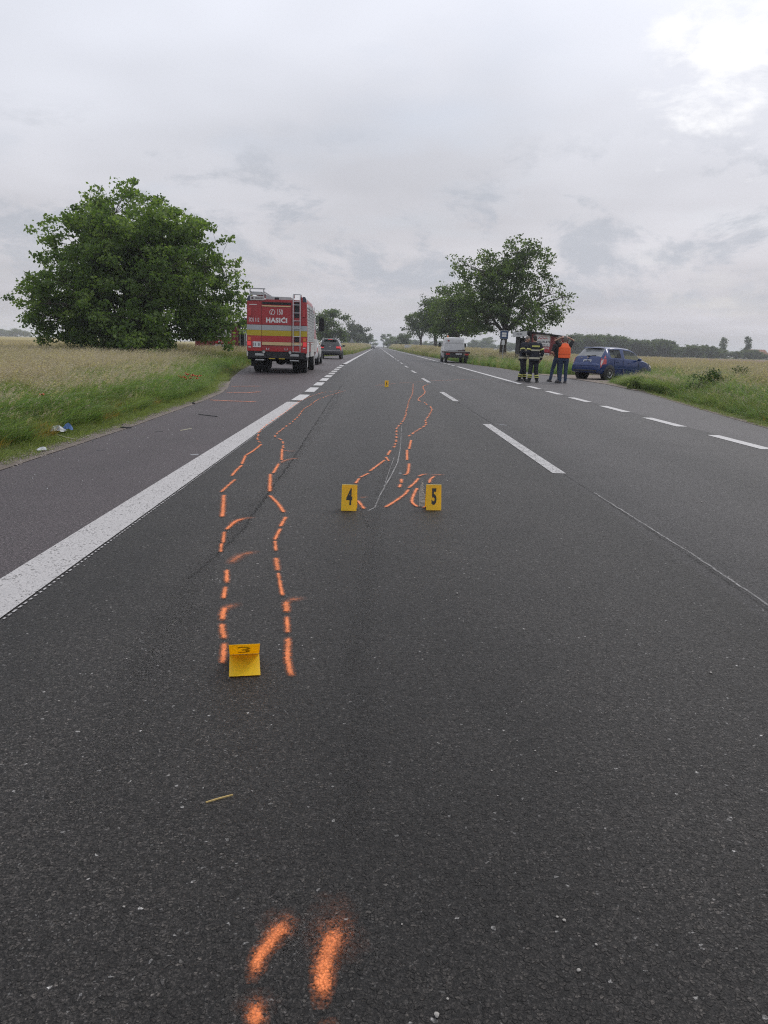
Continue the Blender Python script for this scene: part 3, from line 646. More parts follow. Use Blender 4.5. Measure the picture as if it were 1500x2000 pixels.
def tree(name, label, loc, ells, ncl, nper, sig, size, lm, seed, trunk=(0.3, 2.0), stems=1, nlimb=9, bark='bark', zmin=0.3, flat=0.6, twig=0.5, group=None, droop=0.25, bare=0, bough=7, bsz=0.6):
    rng = np.random.default_rng(seed)
    nb = max(6, ncl//bough); Bo = sample_crown(ells, nb, rng, zmin, 0.36); bs = bsz*np.clip(rng.normal(1, 0.3, nb), 0.5, 1.7)
    C = np.repeat(Bo, bough, 0)+np.clip(rng.normal(size=(nb*bough, 3)), -1.6, 1.6)*np.repeat(bs, bough)[:, None]*np.array([1, 1, 0.62])
    C = C[C[:, 2] > zmin*0.7]
    low = C[:, 2].min(); hi = C[:, 2].max()
    tone = np.clip(rng.normal(0.42, 0.22, len(C)), 0, 1)
    e = empty(name, loc, 0, label, 'tree', group)
    r0, hf = trunk; b = MB(); cen = C.mean(0); limbs = []
    for s in range(stems):
        a = 2*np.pi*s/stems+rng.uniform(0, 1); bx, by = (0, 0) if stems == 1 else (np.cos(a)*r0*2.2, np.sin(a)*r0*2.2)
        top = np.array([bx+rng.normal(0, 0.12)+(np.cos(a)*0.5 if stems > 1 else 0), by+rng.normal(0, 0.12)+(np.sin(a)*0.5 if stems > 1 else 0), hf])
        mid = np.array([bx*0.9+rng.normal(0, 0.06), by*0.9, hf*0.5])
        b.tube([(bx, by, -0.1), (bx, by, 0.12), tuple(mid), tuple(top)], [r0*1.45, r0*1.08, r0*0.92, r0*0.82], 10)
        idx = rng.choice(len(C), nlimb, replace=False)
        for t in C[idx]:
            m1 = top+(t-top)*0.35+np.array([0, 0, 0.12*np.linalg.norm(t-top)]); m2 = top+(t-top)*0.7+np.array([0, 0, 0.10*np.linalg.norm(t-top)])+rng.normal(0, 0.15, 3)
            pts = [top-np.array([0, 0, 0.25]), m1, m2, t]; rr = r0*rng.uniform(0.32, 0.5)
            b.tube([tuple(q) for q in pts], [rr, rr*0.72, rr*0.42, rr*0.12], 6)
            limbs += [m1, (m1+m2)/2, m2, (m2+t)/2]
    limbs = np.array(limbs)
    for t in C[rng.choice(len(C), int(len(C)*twig), replace=False)]:
        k = np.argmin(np.linalg.norm(limbs-t, axis=1)); q = limbs[k]; md = (q+t)/2+rng.normal(0, 0.1, 3)
        rr = max(0.012, r0*0.07); b.tube([tuple(q), tuple(md), tuple(t)], [rr, rr*0.7, rr*0.3], 4, cap=False)
    for k in range(bare):
        t = C[rng.integers(len(C))]*np.array([1, 1, 0])+np.array([0, 0, hi*rng.uniform(0.95, 1.06)])
        q = limbs[np.argmin(np.linalg.norm(limbs-t, axis=1))]; b.tube([tuple(q), tuple((q+t)/2+rng.normal(0, 0.15, 3)), tuple(t)], [r0*0.1, r0*0.06, 0.01], 4, cap=False)
    b.build('trunk', bark, e, smooth=True, sharp=60, fix=False)
    me = leaf_mesh('crown', C, tone, nper, sig, size, lm, rng, flat, droop)
    o = bpy.data.objects.new('crown', me); COL.objects.link(o); o.parent = e
    return e
# ---- the broad tree behind the verge on the left
def at_px(px, y):
    d = ray(px, 700); return d[0]/d[1]*y
YT = 47.0; S_ = YT/F_PX
def E_(px, py, rpx, rpy, dy=0.0, ry=None, base=0.0):     # crown lobe given as it shows in the photo, metres from its distance
    p = atY(px, py, YT+dy); return [p[0]-TX, dy, p[2]-base, rpx*S_, ry if ry else rpx*S_, rpy*S_]
TX = at_px(255, YT)
K_L = 0.94
left_ells = [E_(250, 560, 168, 130), E_(255, 450, 135, 68), E_(158, 470, 86, 62), E_(345, 480, 90, 70), E_(136, 590, 78, 68), E_(390, 585, 78, 85), E_(240, 398, 62, 34, 0.5), E_(128, 640, 66, 38, -1), E_(250, 640, 150, 40, -2.5), E_(410, 645, 60, 38, -1),
             E_(92, 440, 20, 18), E_(255, 520, 120, 90, -3.0, 2.5), E_(440, 560, 34, 50)]
left_ells = [[*e[:3], e[3]*K_L, e[4]*K_L, e[5]*K_L] for e in left_ells]
tree('maple_tree', 'broad dense green tree with foliage down to the tall grass', (TX, YT, -0.05), left_ells, 2000, 44, 0.23, 0.20, 'leaf_maple', 11, (0.26, 1.2), stems=4, nlimb=9, zmin=0.5, twig=0.5, bsz=0.50, bough=5)
# ---- walnut by the bus shelter
YT = 76.0; S_ = YT/F_PX; TX = at_px(981, YT)
wal = [E_(985, 560, 72, 58), E_(950, 540, 52, 50), E_(1040, 525, 42, 52), E_(1062, 590, 52, 44), E_(925, 580, 40, 50), E_(1000, 510, 50, 40), E_(935, 620, 44, 28), E_(1062, 495, 20, 26), E_(1090, 610, 26, 28), E_(985, 610, 60, 36, -2), E_(905, 525, 20, 26), E_(1020, 638, 40, 14)]
tree('walnut_tree', 'round walnut tree with a thick dark trunk behind the bus stop sign', (TX, YT, -0.05), wal, 800, 25, 0.28, 0.225, 'leaf_walnut', 21, (0.36, 3.0), stems=1, nlimb=14, zmin=1.6, twig=0.6, bsz=0.50, bough=4)
# ---- the roadside row receding on the right
def row_tree(name, label, px, y, ells, ncl, nper, size, lm, seed, tr, bark='bark', sig=None, bare=0, group=None, zmin=1.2, nl=10):
    global YT, S_, TX
    YT = y; S_ = y/F_PX; TX = at_px(px, y)
    return tree(name, label, (TX, y, -0.05), [E_(*e) for e in ells], int(ncl*0.85), nper, sig or 0.5, size, lm, seed, tr, nlimb=nl, zmin=zmin, bark=bark, bare=bare, group=group, twig=0.4, bsz=0.8)
row_tree('roadside_tree', 'leafy roadside tree rising behind the white flatbed van', 893, 118, [(893, 605, 40, 44), (880, 590, 30, 32), (915, 620, 34, 34), (870, 625, 28, 28)], 330, 36, 0.36, 'leaf_walnut', 31, (0.34, 3.0))
row_tree('roadside_tree', 'roadside tree with sparse twiggy top and leaning dark trunk', 850, 155, [(848, 625, 26, 34), (842, 600, 20, 24), (862, 610, 18, 26), (846, 640, 22, 18)], 230, 30, 0.36, 'leaf_row', 32, (0.42, 3.4), bark='bark_grey', bare=16)
row_tree('roadside_tree', 'forked roadside tree standing alone at the field edge', 821, 208, [(818, 634, 20, 22), (812, 622, 14, 14), (828, 628, 14, 16), (806, 640, 10, 12)], 170, 28, 0.42, 'leaf_row', 33, (0.38, 3.2))
row_tree('roadside_tree', 'low round roadside tree behind the white roadside board', 790, 330, [(790, 660, 12, 10), (796, 664, 12, 8), (783, 663, 8, 9)], 90, 26, 0.55, 'leaf_row', 34, (0.3, 2.2))
for k, (px, y, r) in enumerate([(772, 420, 10), (762, 480, 10), (755, 560, 9), (748, 660, 7)]):
    row_tree('distant_tree', 'distant dark roadside tree in the closing row to the right of the road', px, y, [(px, 664, r, 9+2*(k % 2)), (px+r*.6, 668, r*.7, 7)], 70, 26, 0.6, 'leaf_row', 40+k, (0.3, 2.0), group='distant trees right of the road')
row_tree('roadside_tree', 'dark leafy tree with ragged top beyond the dark car', 650, 200, [(648, 636, 28, 34), (634, 622, 22, 28), (664, 628, 22, 26), (640, 655, 26, 16), (672, 645, 14, 18)], 260, 32, 0.42, 'leaf_walnut', 51, (0.34, 2.6))
row_tree('willow_tree', 'pale silvery wispy tree leaning towards the road', 699, 300, [(700, 640, 26, 16), (690, 652, 24, 18), (718, 640, 14, 14), (705, 660, 26, 10), (722, 652, 9, 10)], 200, 30, 0.55, 'leaf_silver', 52, (0.3, 2.4), bark='bark_grey', bare=10)
for k, (px, y) in enumerate([(680, 330), (692, 420), (712, 500), (722, 640), (728, 800)]):
    row_tree('distant_tree', 'distant dark roadside tree in the closing row to the left of the road', px, y, [(px, 665, 12-k, 10-k), (px+6, 668, 9-k, 7)], 70, 26, 0.6, 'leaf_row', 60+k, (0.3, 2.0), group='distant trees left of the road')
# ---- woods across the fields: a few kinds, copied
protos = []
for k in range(5):
    rng = np.random.default_rng(80+k)
    ells = [(rng.uniform(-1.5, 1.5), rng.uniform(-1.5, 1.5), rng.uniform(4.0, 6.6), rng.uniform(2.2, 3.4), rng.uniform(2.2, 3.2), rng.uniform(2.2, 3.4)) for _ in range(5)]+[(0, 0, 2.6, 3.4, 3.2, 2.2)]
    protos.append(ells)
def wood(name, label, cat_group, spots, base_seed):
    made = {}
    for i, (px, y, s, k, sx) in enumerate(spots):
        loc = (at_px(px, y), y, -0.1)
        if k not in made:
            made[k] = tree(name, label, loc, protos[k], 170, 26, 0.62, 0.60, 'leaf_far', base_seed+k, (0.28, 2.5), nlimb=6, zmin=0.2, twig=0.15, group=cat_group, bsz=0.8); o = made[k]
        else:
            o = copy_tree(made[k]); o.location = loc
        o.scale = (s*sx, s*sx, s); o.rotation_euler = (0, 0, i*1.7)
rw = random.Random(5)
spots = []
for px in range(1098, 1396, 9):
    top = np.interp(px, [1098, 1130, 1200, 1225, 1262, 1285, 1310, 1318, 1345, 1385, 1400], [656, 653, 656, 661, 666, 664, 667, 680, 674, 675, 684])
    y = 360+rw.uniform(-14, 30); hpx = (693.5+(px-1098)*0.027)-top
    spots.append((px+rw.uniform(-3, 3), y, max(0.45, hpx*y/F_PX/9.1), rw.randrange(5), rw.uniform(0.9, 1.2)))
low_ = []; hedge_ = []
for px in range(1100, 1400, 13):
    low_.append((px, 372+rw.uniform(0, 20), rw.uniform(0.42, 0.6), rw.randrange(5), 1.9))
for px in range(1395, 1560, 11):
    hedge_.append((px, 400+rw.uniform(-15, 30), rw.uniform(0.34, 0.62), rw.randrange(5), 1.3))
for px in range(1560, 2300, 26):
    spots.append((px, 380+rw.uniform(-15, 30), rw.uniform(0.6, 1.0), rw.randrange(5), 1.4))
wood('wood_tree', 'rounded tree in the wood beyond the ploughed field', 'trees of the wood beyond the ploughed field', spots, 300)
wood('low_tree', 'low bushy tree at the foot of the wood beyond the ploughed field', 'low trees at the foot of the wood', low_, 310)
wood('hedge_tree', 'small tree in the low hedge line round the two poplars', 'small trees round the poplars', hedge_, 320)
spots = [(px+rw.uniform(-4, 4), 640+rw.uniform(-20, 60), rw.uniform(0.5, 0.85)*(1.5 if px in (925, 945) else 1), rw.randrange(5), 1.5) for px in range(795, 1100, 10)]
wood('far_tree', 'far hazy tree in the line beyond the meadow behind the bus shelter', 'far trees beyond the meadow', spots, 340)
spots = [(px, 820+rw.uniform(-20, 40), rw.uniform(0.7, 1.05), rw.randrange(5), 2.0) for px in range(-300, 60, 16)]
wood('far_tree', 'far hazy tree on the skyline beyond the wheat', 'far trees beyond the wheat', spots, 360)
# poplars and the farmhouse at the far right
for px, top, w, lab in [(1409, 664, 8, 'shorter columnar poplar rising out of the far wood'), (1455, 658, 8, 'tall slim poplar standing beside the far red roof')]:
    YT = 420; S_ = YT/F_PX; TX = at_px(px, YT); base = 702; h = base-top
    tree('poplar', lab, (TX, YT, -0.1), [(0, 0, h*S_*0.55, w*S_*0.62, w*S_*0.62, h*S_*0.46), (0.5, 0, h*S_*0.4, w*S_*0.6, w*S_*0.6, h*S_*0.3)], 120, 26, 0.4, 0.5, 'leaf_far', int(px), (0.22, 2.0), nlimb=6, zmin=0.3, flat=1.4, twig=0.1)
mat('roof_tile', (0.27, 0.11, 0.07), 0.85, var=0.3, scale=2); mat('plaster', (0.45, 0.42, 0.37), 0.9, var=0.15, scale=2)
hx = at_px(1472, 430); hs = empty('farmhouse', (hx, 430, -0.1), R(12), 'far low house with a red tiled roof among trees', 'house')
MB().b2(-6, 6, -3.5, 3.5, 0, 2.9).build('wall', 'plaster', hs)
MB().poly([(-6.5, -4, 2.85), (-6.5, 4, 2.85), (-6.5, 0, 5.4)], 13, (1, 0, 0)).build('roof', 'roof_tile', hs)
mat('dark_window', (0.03, 0.035, 0.04), 0.2)
for x in (-4, -1.3, 1.3, 4): MB().b2(x-.5, x+.5, -3.56, -3.45, 0.9, 2.1).build('window', 'dark_window', hs)
# ================================================================== grass
def leafgrass(name, c1, c2, c3, trans=0.3): return leafmat(name, c1, c2, c3, trans, 0.55)
leafgrass('grass_green', (0.105, 0.145, 0.040), (0.165, 0.215, 0.070), (0.24, 0.28, 0.12), 0.42)
leafgrass('grass_lush', (0.075, 0.145, 0.034), (0.130, 0.220, 0.062), (0.20, 0.29, 0.10), 0.42)
leafgrass('grass_dry', (0.24, 0.215, 0.095), (0.33, 0.295, 0.15), (0.42, 0.37, 0.22))
leafgrass('grass_ochre', (0.26, 0.165, 0.040), (0.34, 0.225, 0.06), (0.40, 0.29, 0.10), 0.42)
leafgrass('seed_head', (0.34, 0.275, 0.20), (0.43, 0.365, 0.27), (0.52, 0.455, 0.35), 0.45)
LIB = bpy.data.collections.new('grass_library')        # unlinked: only feeds the scatter
def clump(name, parts, seed):
    """parts: list of (count, height range, width, lean, material index, heads?)"""
    rng = random.Random(seed); V = []; Fc = []; Mi = []; T = []; mats_ = []
    for cnt, (h0, h1), w, lean, mname, head, rad in parts:
        if mname not in mats_: mats_.append(mname)
        mi = mats_.index(mname)
        for _ in range(cnt):
            a = rng.uniform(0, 6.283); r = rad*math.sqrt(rng.random()); bx, by = r*math.cos(a), r*math.sin(a); h = rng.uniform(h0, h1)
            da = rng.gauss(0.0, 0.9) if rng.random() < 0.75 else rng.uniform(0, 6.28)      # wind towards +X
            ln = lean*rng.uniform(0.4, 1.5)*h; dx, dy = math.cos(da), math.sin(da); sx, sy = -dy, dx; fa = rng.uniform(0, 3.14)
            sx, sy = math.cos(fa), math.sin(fa); t0 = rng.random(); seg = 4; o = len(V)
            for k in range(seg+1):
                u = k/seg; px = bx+dx*ln*u*u; py = by+dy*ln*u*u; pz = h*(u-0.35*lean*u**3); ww = w*(1-u**2.2)*0.5+0.0004
                V.append((px-sx*ww, py-sy*ww, pz)); V.append((px+sx*ww, py+sy*ww, pz))
            for k in range(seg): Fc.append((o+2*k, o+2*k+1, o+2*k+3, o+2*k+2)); Mi.append(mi); T.append(t0)
            if head:
                if 'seed_head' not in mats_: mats_.append('seed_head')
                hi_ = mats_.index('seed_head'); tx, ty, tz = bx+dx*ln, by+dy*ln, h*(1-0.35*lean)
                for q in range(9):
                    u = q/9.0; l = 0.035*rng.uniform(0.7, 1.5); ox = tx-dx*0.13*h*u+rng.uniform(-.012, .012)+dx*0.02; oy = ty-dy*0.13*h*u+rng.uniform(-.012, .012); oz = tz-0.14*h*u*0.8+rng.uniform(-.01, .01)
                    o = len(V); ex, ey, ez = ox+dx*l*0.8+rng.uniform(-.01, .01), oy+dy*l*0.8+rng.uniform(-.01, .01), oz-l*0.35+rng.uniform(-.01, .015); wv = 0.0045
                    V.extend([(ox, oy, oz), ((ox+ex)/2+sx*wv, (oy+ey)/2+sy*wv, (oz+ez)/2+wv), (ex, ey, ez), ((ox+ex)/2-sx*wv, (oy+ey)/2-sy*wv, (oz+ez)/2-wv)])
                    Fc.append((o, o+1, o+2, o+3)); Mi.append(hi_); T.append(rng.random())
    me = bpy.data.meshes.new(name); me.from_pydata(V, [], Fc)
    for m_ in mats_: me.materials.append(MATS[m_])
    me.polygons.foreach_set('material_index', np.array(Mi, dtype=np.int32))
    at = me.attributes.new('tone', 'FLOAT', 'FACE'); at.data.foreach_set('value', np.array(T, dtype=np.float32)); me.update()
    o = bpy.data.objects.new(name, me); return o
KINDS = {}
def lib(key, n, parts):
    c = bpy.data.collections.new('lib_'+key)
    for i in range(n): c.objects.link(clump('%s_%d' % (key, i), parts, hash_(key)+i))
    KINDS[key] = c
def hash_(s): return sum(ord(ch)*(i+3) for i, ch in enumerate(s))
lib('tall_green', 4, [(26, (0.40, 0.74), 0.010, 0.6, 'grass_green', False, 0.13), (1, (0.55, 0.80), 0.0035, 0.30, 'grass_dry', True, 0.11)])
lib('lush', 4, [(32, (0.36, 0.78), 0.013, 0.95, 'grass_lush', False, 0.15)])
lib('tall_dry', 4, [(12, (0.35, 0.62), 0.005, 0.5, 'grass_dry', False, 0.14), (8, (0.28, 0.5), 0.006, 0.5, 'grass_green', False, 0.14), (14, (0.55, 0.86), 0.003, 0.32, 'grass_dry', True, 0.14)])
lib('short', 4, [(34, (0.04, 0.14), 0.0055, 0.7, 'grass_green', False, 0.11), (5, (0.05, 0.12), 0.005, 0.8, 'grass_dry', False, 0.1)])
lib('ochre', 3, [(30, (0.10, 0.28), 0.005, 0.6, 'grass_ochre', False, 0.12), (6, (0.1, 0.25), 0.006, 0.6, 'grass_green', False, 0.12)])
lib('crop', 3, [(46, (0.34, 0.50), 0.012, 0.28, 'grass_dry', True, 0.38)])
def scatter(name, label, pts, key, seed):
    """pts: (x, y, z, scale); one object of instanced clumps"""
    rng = np.random.default_rng(seed); n = len(pts); me = bpy.data.meshes.new(name); me.vertices.add(n)
    P_ = np.array(pts, dtype=np.float32); me.vertices.foreach_set('co', P_[:, :3].ravel())
    rz = me.attributes.new('rz', 'FLOAT_VECTOR', 'POINT'); rv = np.zeros((n, 3), np.float32); rv[:, 2] = rng.normal(0, 0.6, n); rv[:, 0] = rng.normal(0, 0.07, n); rz.data.foreach_set('vector', rv.ravel())
    sc = me.attributes.new('sc', 'FLOAT', 'POINT'); sc.data.foreach_set('value', P_[:, 3])
    ix = me.attributes.new('ix', 'INT', 'POINT'); ix.data.foreach_set('value', rng.integers(0, 16, n).astype(np.int32))
    o = bpy.data.objects.new(name, me); COL.objects.link(o)
    ng = bpy.data.node_groups.new('scatter', 'GeometryNodeTree')
    ng.interface.new_socket('Geometry', in_out='INPUT', socket_type='NodeSocketGeometry'); ng.interface.new_socket('Geometry', in_out='OUTPUT', socket_type='NodeSocketGeometry')
    gi = ng.nodes.new('NodeGroupInput'); go = ng.nodes.new('NodeGroupOutput'); ip = ng.nodes.new('GeometryNodeInstanceOnPoints'); ci = ng.nodes.new('GeometryNodeCollectionInfo')
    ci.inputs['Collection'].default_value = KINDS[key]; ci.inputs['Separate Children'].default_value = True; ci.inputs['Reset Children'].default_value = True
    def attr(nm, ty):
        a = ng.nodes.new('GeometryNodeInputNamedAttribute'); a.data_type = ty; a.inputs['Name'].default_value = nm; return a.outputs['Attribute']
    er = ng.nodes.new('FunctionNodeEulerToRotation'); ng.links.new(attr('rz', 'FLOAT_VECTOR'), er.inputs[0])
    ng.links.new(gi.outputs[0], ip.inputs['Points']); ng.links.new(ci.outputs[0], ip.inputs['Instance']); ip.inputs['Pick Instance'].default_value = True
    ng.links.new(attr('ix', 'INT'), ip.inputs['Instance Index']); ng.links.new(er.outputs[0], ip.inputs['Rotation']); ng.links.new(attr('sc', 'FLOAT'), ip.inputs['Scale'])
    ng.links.new(ip.outputs[0], go.inputs[0])
    md = o.modifiers.new('scatter', 'NODES'); md.node_group = ng
    return tag(o, label, 'grass', kind='stuff')
def vnoise(x, y, f, seed):
    """cheap smooth value noise"""
    rs = np.random.default_rng(seed); tab = rs.random((64, 64)); x = x*f; y = y*f; xi = np.floor(x).astype(int); yi = np.floor(y).astype(int); u = x-xi; v = y-yi; u = u*u*(3-2*u); v = v*v*(3-2*v)
    g = lambda a, b: tab[a % 64, b % 64]
    return (g(xi, yi)*(1-u)+g(xi+1, yi)*u)*(1-v)+(g(xi, yi+1)*(1-u)+g(xi+1, yi+1)*u)*v
rng = np.random.default_rng(7)
PT = {k: [] for k in ('tall_green', 'lush', 'tall_dry', 'short', 'ochre')}
PR = {k: [] for k in PT}
def verge(side, xs, ys, out):
    edge = EL(ys) if side < 0 else ER(ys)
    d = (edge-xs) if side < 0 else (xs-edge)
    n1 = vnoise(xs, ys, 0.55, 3)*0.6+vnoise(xs, ys, 1.7, 4)*0.4; n2 = vnoise(xs+40, ys, 0.35, 5)*0.65+vnoise(xs, ys, 1.3, 6)*0.35
    ok = d > (0.26 if side < 0 else 0.10); r = rng.random(len(xs)); sc = rng.uniform(0.75, 1.2, len(xs))
    for x, y, dd, a, b_, q, s, g in zip(xs, ys, d, n1, n2, r, sc, ok):
        if not g: continue
        z = -0.055+0.05*min(dd/0.5, 1)*0
        rise = min(max((dd-0.25)/0.9, 0), 1)
        if dd < (0.40+0.35*a if side < 0 else 0.25+0.2*a): k = 'short'; s *= 0.7+0.8*dd
        elif dd < 1.0+0.5*a:
            k = 'ochre' if (b_ > 0.40 and side < 0 and 6.5 < y < 14.5 and q < 0.75) or q < 0.05 else ('short' if q < 0.35 else ('lush' if q < 0.7 else 'tall_green'))
            s *= {'short': 1.5, 'ochre': 1.0, 'lush': 0.35+0.5*rise, 'tall_green': 0.35+0.4*rise}[k]
        elif dd < 1.7+1.2*a: k = 'lush' if q < 0.66 else ('tall_green' if q < 0.97 else 'tall_dry'); s *= 0.9
        else:
            pd = 0.30+1.3*(b_-0.42)+(0.15 if side < 0 and dd > 3 else (-0.12 if side < 0 else -0.16))
            k = 'tall_dry' if q < pd-0.06 else ('tall_green' if q < pd+0.62 else 'lush'); s *= rng.uniform(0.85, 1.12)
        if k in ('tall_green', 'tall_dry', 'lush'): s *= 0.92 if side < 0 else 1.16
        if side > 0 and k == 'short' and dd > 0.5: k = 'tall_green'; s *= 0.4
        out[k].append((x, y, z, s))
# left verge: dense near the road and near the camera
def fill(side, n, xr, yr, out):
    xs = rng.uniform(*xr, n); ys = rng.uniform(*yr, n); verge(side, xs, ys, out)
fill(-1, 17000, (-8, -3.3), (4.5, 20), PT); fill(-1, 9000, (-16, -3.6), (8, 30), PT); fill(-1, 12000, (-30, -4.5), (18, 50), PT)
# tufts straggling out over the gravel
for i in range(260):
    y = 5+22*rng.random(); PT['short'].append((EL(y)-rng.uniform(0.08, 0.30), y, -0.02, rng.uniform(0.35, 0.8)))
    y = 12+28*rng.random(); PR['short'].append((ER(y)+rng.uniform(-0.02, 0.2), y, -0.02, rng.uniform(0.35, 0.8)))
# short turf right at the edge
xs = rng.uniform(0, 0.45, 9000); ys = rng.uniform(4.5, 30, 9000)
for dx, y in zip(xs, ys): PT['short'].append((EL(y)-0.30-dx, y, -0.055, 0.55+0.8*dx))
fill(1, 15000, (6.7, 13), (9.5, 26), PR); fill(1, 9000, (9, 24), (14, 36), PR)
xs = rng.uniform(0, 0.5, 5000); ys = rng.uniform(9.5, 32, 5000)
for dx, y in zip(xs, ys): PR['short'].append((ER(y)+0.15+dx, y, -0.055, 0.6+0.8*dx))
def track(x, y):     # keep the gravel track and the parked car clear
    return (9.0 < x < 13.9 and 32.0 < y < 41) and not (x > 11.9 and y < 33.9)
for k in PR: PR[k] = [p for p in PR[k] if not track(p[0], p[1])]
for i in range(2200):        # tall growth in front of the car's nose
    px = rng.uniform(1208, 1335); p = G(px, 750+0.20*(px-1200)); dy = rng.uniform(0, 2.4)
    PR['tall_green' if rng.random() < 0.5 else 'lush'].append((p[0]+0.22*dy, p[1]+dy, -0.055, rng.uniform(0.62, 0.95)*(0.35+0.65*min(1, (px-1205)/45))))
# beyond the track: verge round the shelter and the walnut, then along the road on both sides
xs = rng.uniform(7, 30, 9000); ys = rng.uniform(37, 100, 9000)
for x, y in zip(xs, ys):
    d = x-ER(y)
    if d < 0.1 or track(x, y) or (11.2 < x < 15.4 and 61.6 < y < 69.4): continue
    k = 'lush' if d < 3.5 and rng.random() < 0.6 else ('tall_green' if rng.random() < 0.5 else 'tall_dry')
    PR[k].append((x, y, -0.055, (0.75 if d < 1.0 else 1.0)*rng.uniform(0.8, 1.15)*1.25))
for i in range(11000):
    y = 95+(rng.random()**1.6)*330; s = 1 if rng.random() < 0.55 else -1; d = rng.uniform(0.1, 9)
    x = ER(y)+d if s > 0 else EL(y)-d; k = 'tall_dry' if rng.random() < 0.6 else 'tall_green'
    (PR if s > 0 else PT)[k].append((x, y, -0.055, (0.8 if d < 1 else 1.2)*rng.uniform(0.85, 1.2)*(1+y/260)))
for i in range(6000):
    y = rng.uniform(48, 100); x = EL(y)-rng.uniform(0.1, 14); k = 'tall_dry' if rng.random() < 0.6 else 'tall_green'
    if -11.9 < x < -7.6 and 58 < y < 65: continue
    PT[k].append((x, y, -0.055, rng.uniform(0.9, 1.2)*1.2))
names = {'tall_green': 'tall green grass with seed stalks', 'lush': 'lush dark green bending grass', 'tall_dry': 'tall dry grass with pale seed heads', 'short': 'short turf', 'ochre': 'withered ochre grass tufts'}
for i, k in enumerate(PT):
    scatter('verge_grass', names[k]+' on the verge left of the road', PT[k], k, 100+i)
    if PR[k]: scatter('verge_grass', names[k]+' on the verge right of the road', PR[k], k, 120+i)
pts = [(x, y, -0.05, rng.uniform(0.85, 1.1)) for x, y in zip(rng.uniform(15, 75, 9000), rng.uniform(38, 70, 9000)) if x > 17+0.3*(y-40)*0.1]
scatter('barley_crop', 'ripening barley standing between the verge and the ploughed field', pts, 'crop', 140)
pts = [(x, y, -0.05, rng.uniform(0.9, 1.2)*1.2) for x, y in zip(rng.uniform(-75, -21, 9000), rng.uniform(40, 130, 9000))]
scatter('wheat_crop', 'golden wheat standing in the field left of the broad tree', pts, 'crop', 141)
# ---- shrub and weeds on the right verge, poppies on the left
def shrub(name, label, px, py, w, h, seed, lm='leaf_shrub', ncl=90, nper=26, size=0.06):
    p = G(px, py); rg_ = np.random.default_rng(seed); e = empty(name, (p[0], p[1], -0.05), 0, label, 'shrub')
    C = sample_crown([(0, 0, h*0.5, w/2, w/2*0.8, h*0.5), (w*0.2, 0, h*0.6, w*0.3, w*0.3, h*0.42)], ncl, rg_, 0.04); b = MB()
    for t in C[::3]: b.tube([(t[0]*0.15, t[1]*0.15, 0), (t[0]*0.6, t[1]*0.6, t[2]*0.6), tuple(t)], [0.008, 0.006, 0.002], 4, cap=False)
    b.build('stems', 'bark', e, fix=False)
    me = leaf_mesh('foliage', C, np.clip(rg_.normal(0.4, 0.2, len(C)), 0, 1), nper, 0.075, size, lm, rg_, 0.8); o = bpy.data.objects.new('foliage', me); COL.objects.link(o); o.parent = e
    return e
shrub('shrub', 'dark green bramble bush in the right verge beside the bus bay', 1380, 780, 1.0, 0.85, 1, ncl=120)
shrub('weed_bush', 'tall leafy weed growing out of the grass behind the bramble', 1440, 772, 0.8, 0.95, 2, ncl=40)
shrub('weed_bush', 'low pale leafed plant with upright leaves at the verge edge', 1243, 760, 0.5, 0.4, 4, 'grass_green', ncl=50, size=0.10)
mat('poppy_red', (0.62, 0.035, 0.012), 0.55); mat('poppy_stem', (0.06, 0.10, 0.03), 0.7)
rp2 = random.Random(12); pop = None
for k in range(17):
    if k < 15: px, py = 368+rp2.gauss(0, 9), 735+rp2.gauss(0, 3.5)
    else: px, py = [(80, 776), (352, 736)][k-15]
    p = G(px, py, 0.36)
    if pop is None:
        pop = empty('poppy', (0, 0, 0)); MB().tube([(0, 0, 0), (0.02, 0, 0.3), (0.03, 0.01, 0.6)], [0.004, 0.003, 0.003], 5).build('stem', 'poppy_stem', pop)
        for q in range(4):
            a = q*math.pi/2; b = MB(); c_, s_ = math.cos(a), math.sin(a); ring = []
            for (u, w, z) in [(0, 0, 0), (0.025, -0.03, 0.016), (0.055, -0.026, 0.042), (0.062, 0, 0.05), (0.055, 0.026, 0.042), (0.025, 0.03, 0.016)]:
                ring.append((0.03+u*c_-w*s_, 0.01+u*s_+w*c_, 0.6+z))
            b.add(ring, [(0, 1, 2, 3, 4, 5)]).build('petal', 'poppy_red', pop, fix=False)
        o = pop
    else: o = copy_tree(pop)
    o.location = (p[0], p[1], -0.04); o.rotation_euler = (0, 0, rp2.random()*6); s = rp2.uniform(0.6, 0.72); o.scale = (s, s, s)
    tag(o, 'red poppy blooming among the tall grass left of the shoulder', 'poppy', 'poppies in the left verge')
# ================================================================== vehicles
mat('tyre', (0.014, 0.014, 0.015), 0.85, var=0.3, scale=30); mat('alloy', (0.42, 0.43, 0.44), 0.35, 0.7, var=0.15, scale=20); mat('dark_trim', (0.012, 0.013, 0.015), 0.5, var=0.25, scale=12)
mat('hub_dark', (0.02, 0.02, 0.022), 0.7); mat('plate_white', (0.62, 0.63, 0.64), 0.5); mat('plate_ink', (0.03, 0.03, 0.04), 0.6); mat('seat_cloth', (0.045, 0.046, 0.05), 0.9)
mat('lamp_red', (0.42, 0.015, 0.02), 0.2, coat=0.5); mat('lamp_clear', (0.55, 0.50, 0.48), 0.15, coat=0.5); mat('lamp_orange', (0.60, 0.16, 0.02), 0.2, coat=0.5)
mat('lamp_lit', (0.5, 0.02, 0.03), 0.25, emit=(1.0, 0.10, 0.10), estr=0.28); mat('chrome', (0.55, 0.55, 0.56), 0.2, 0.9)
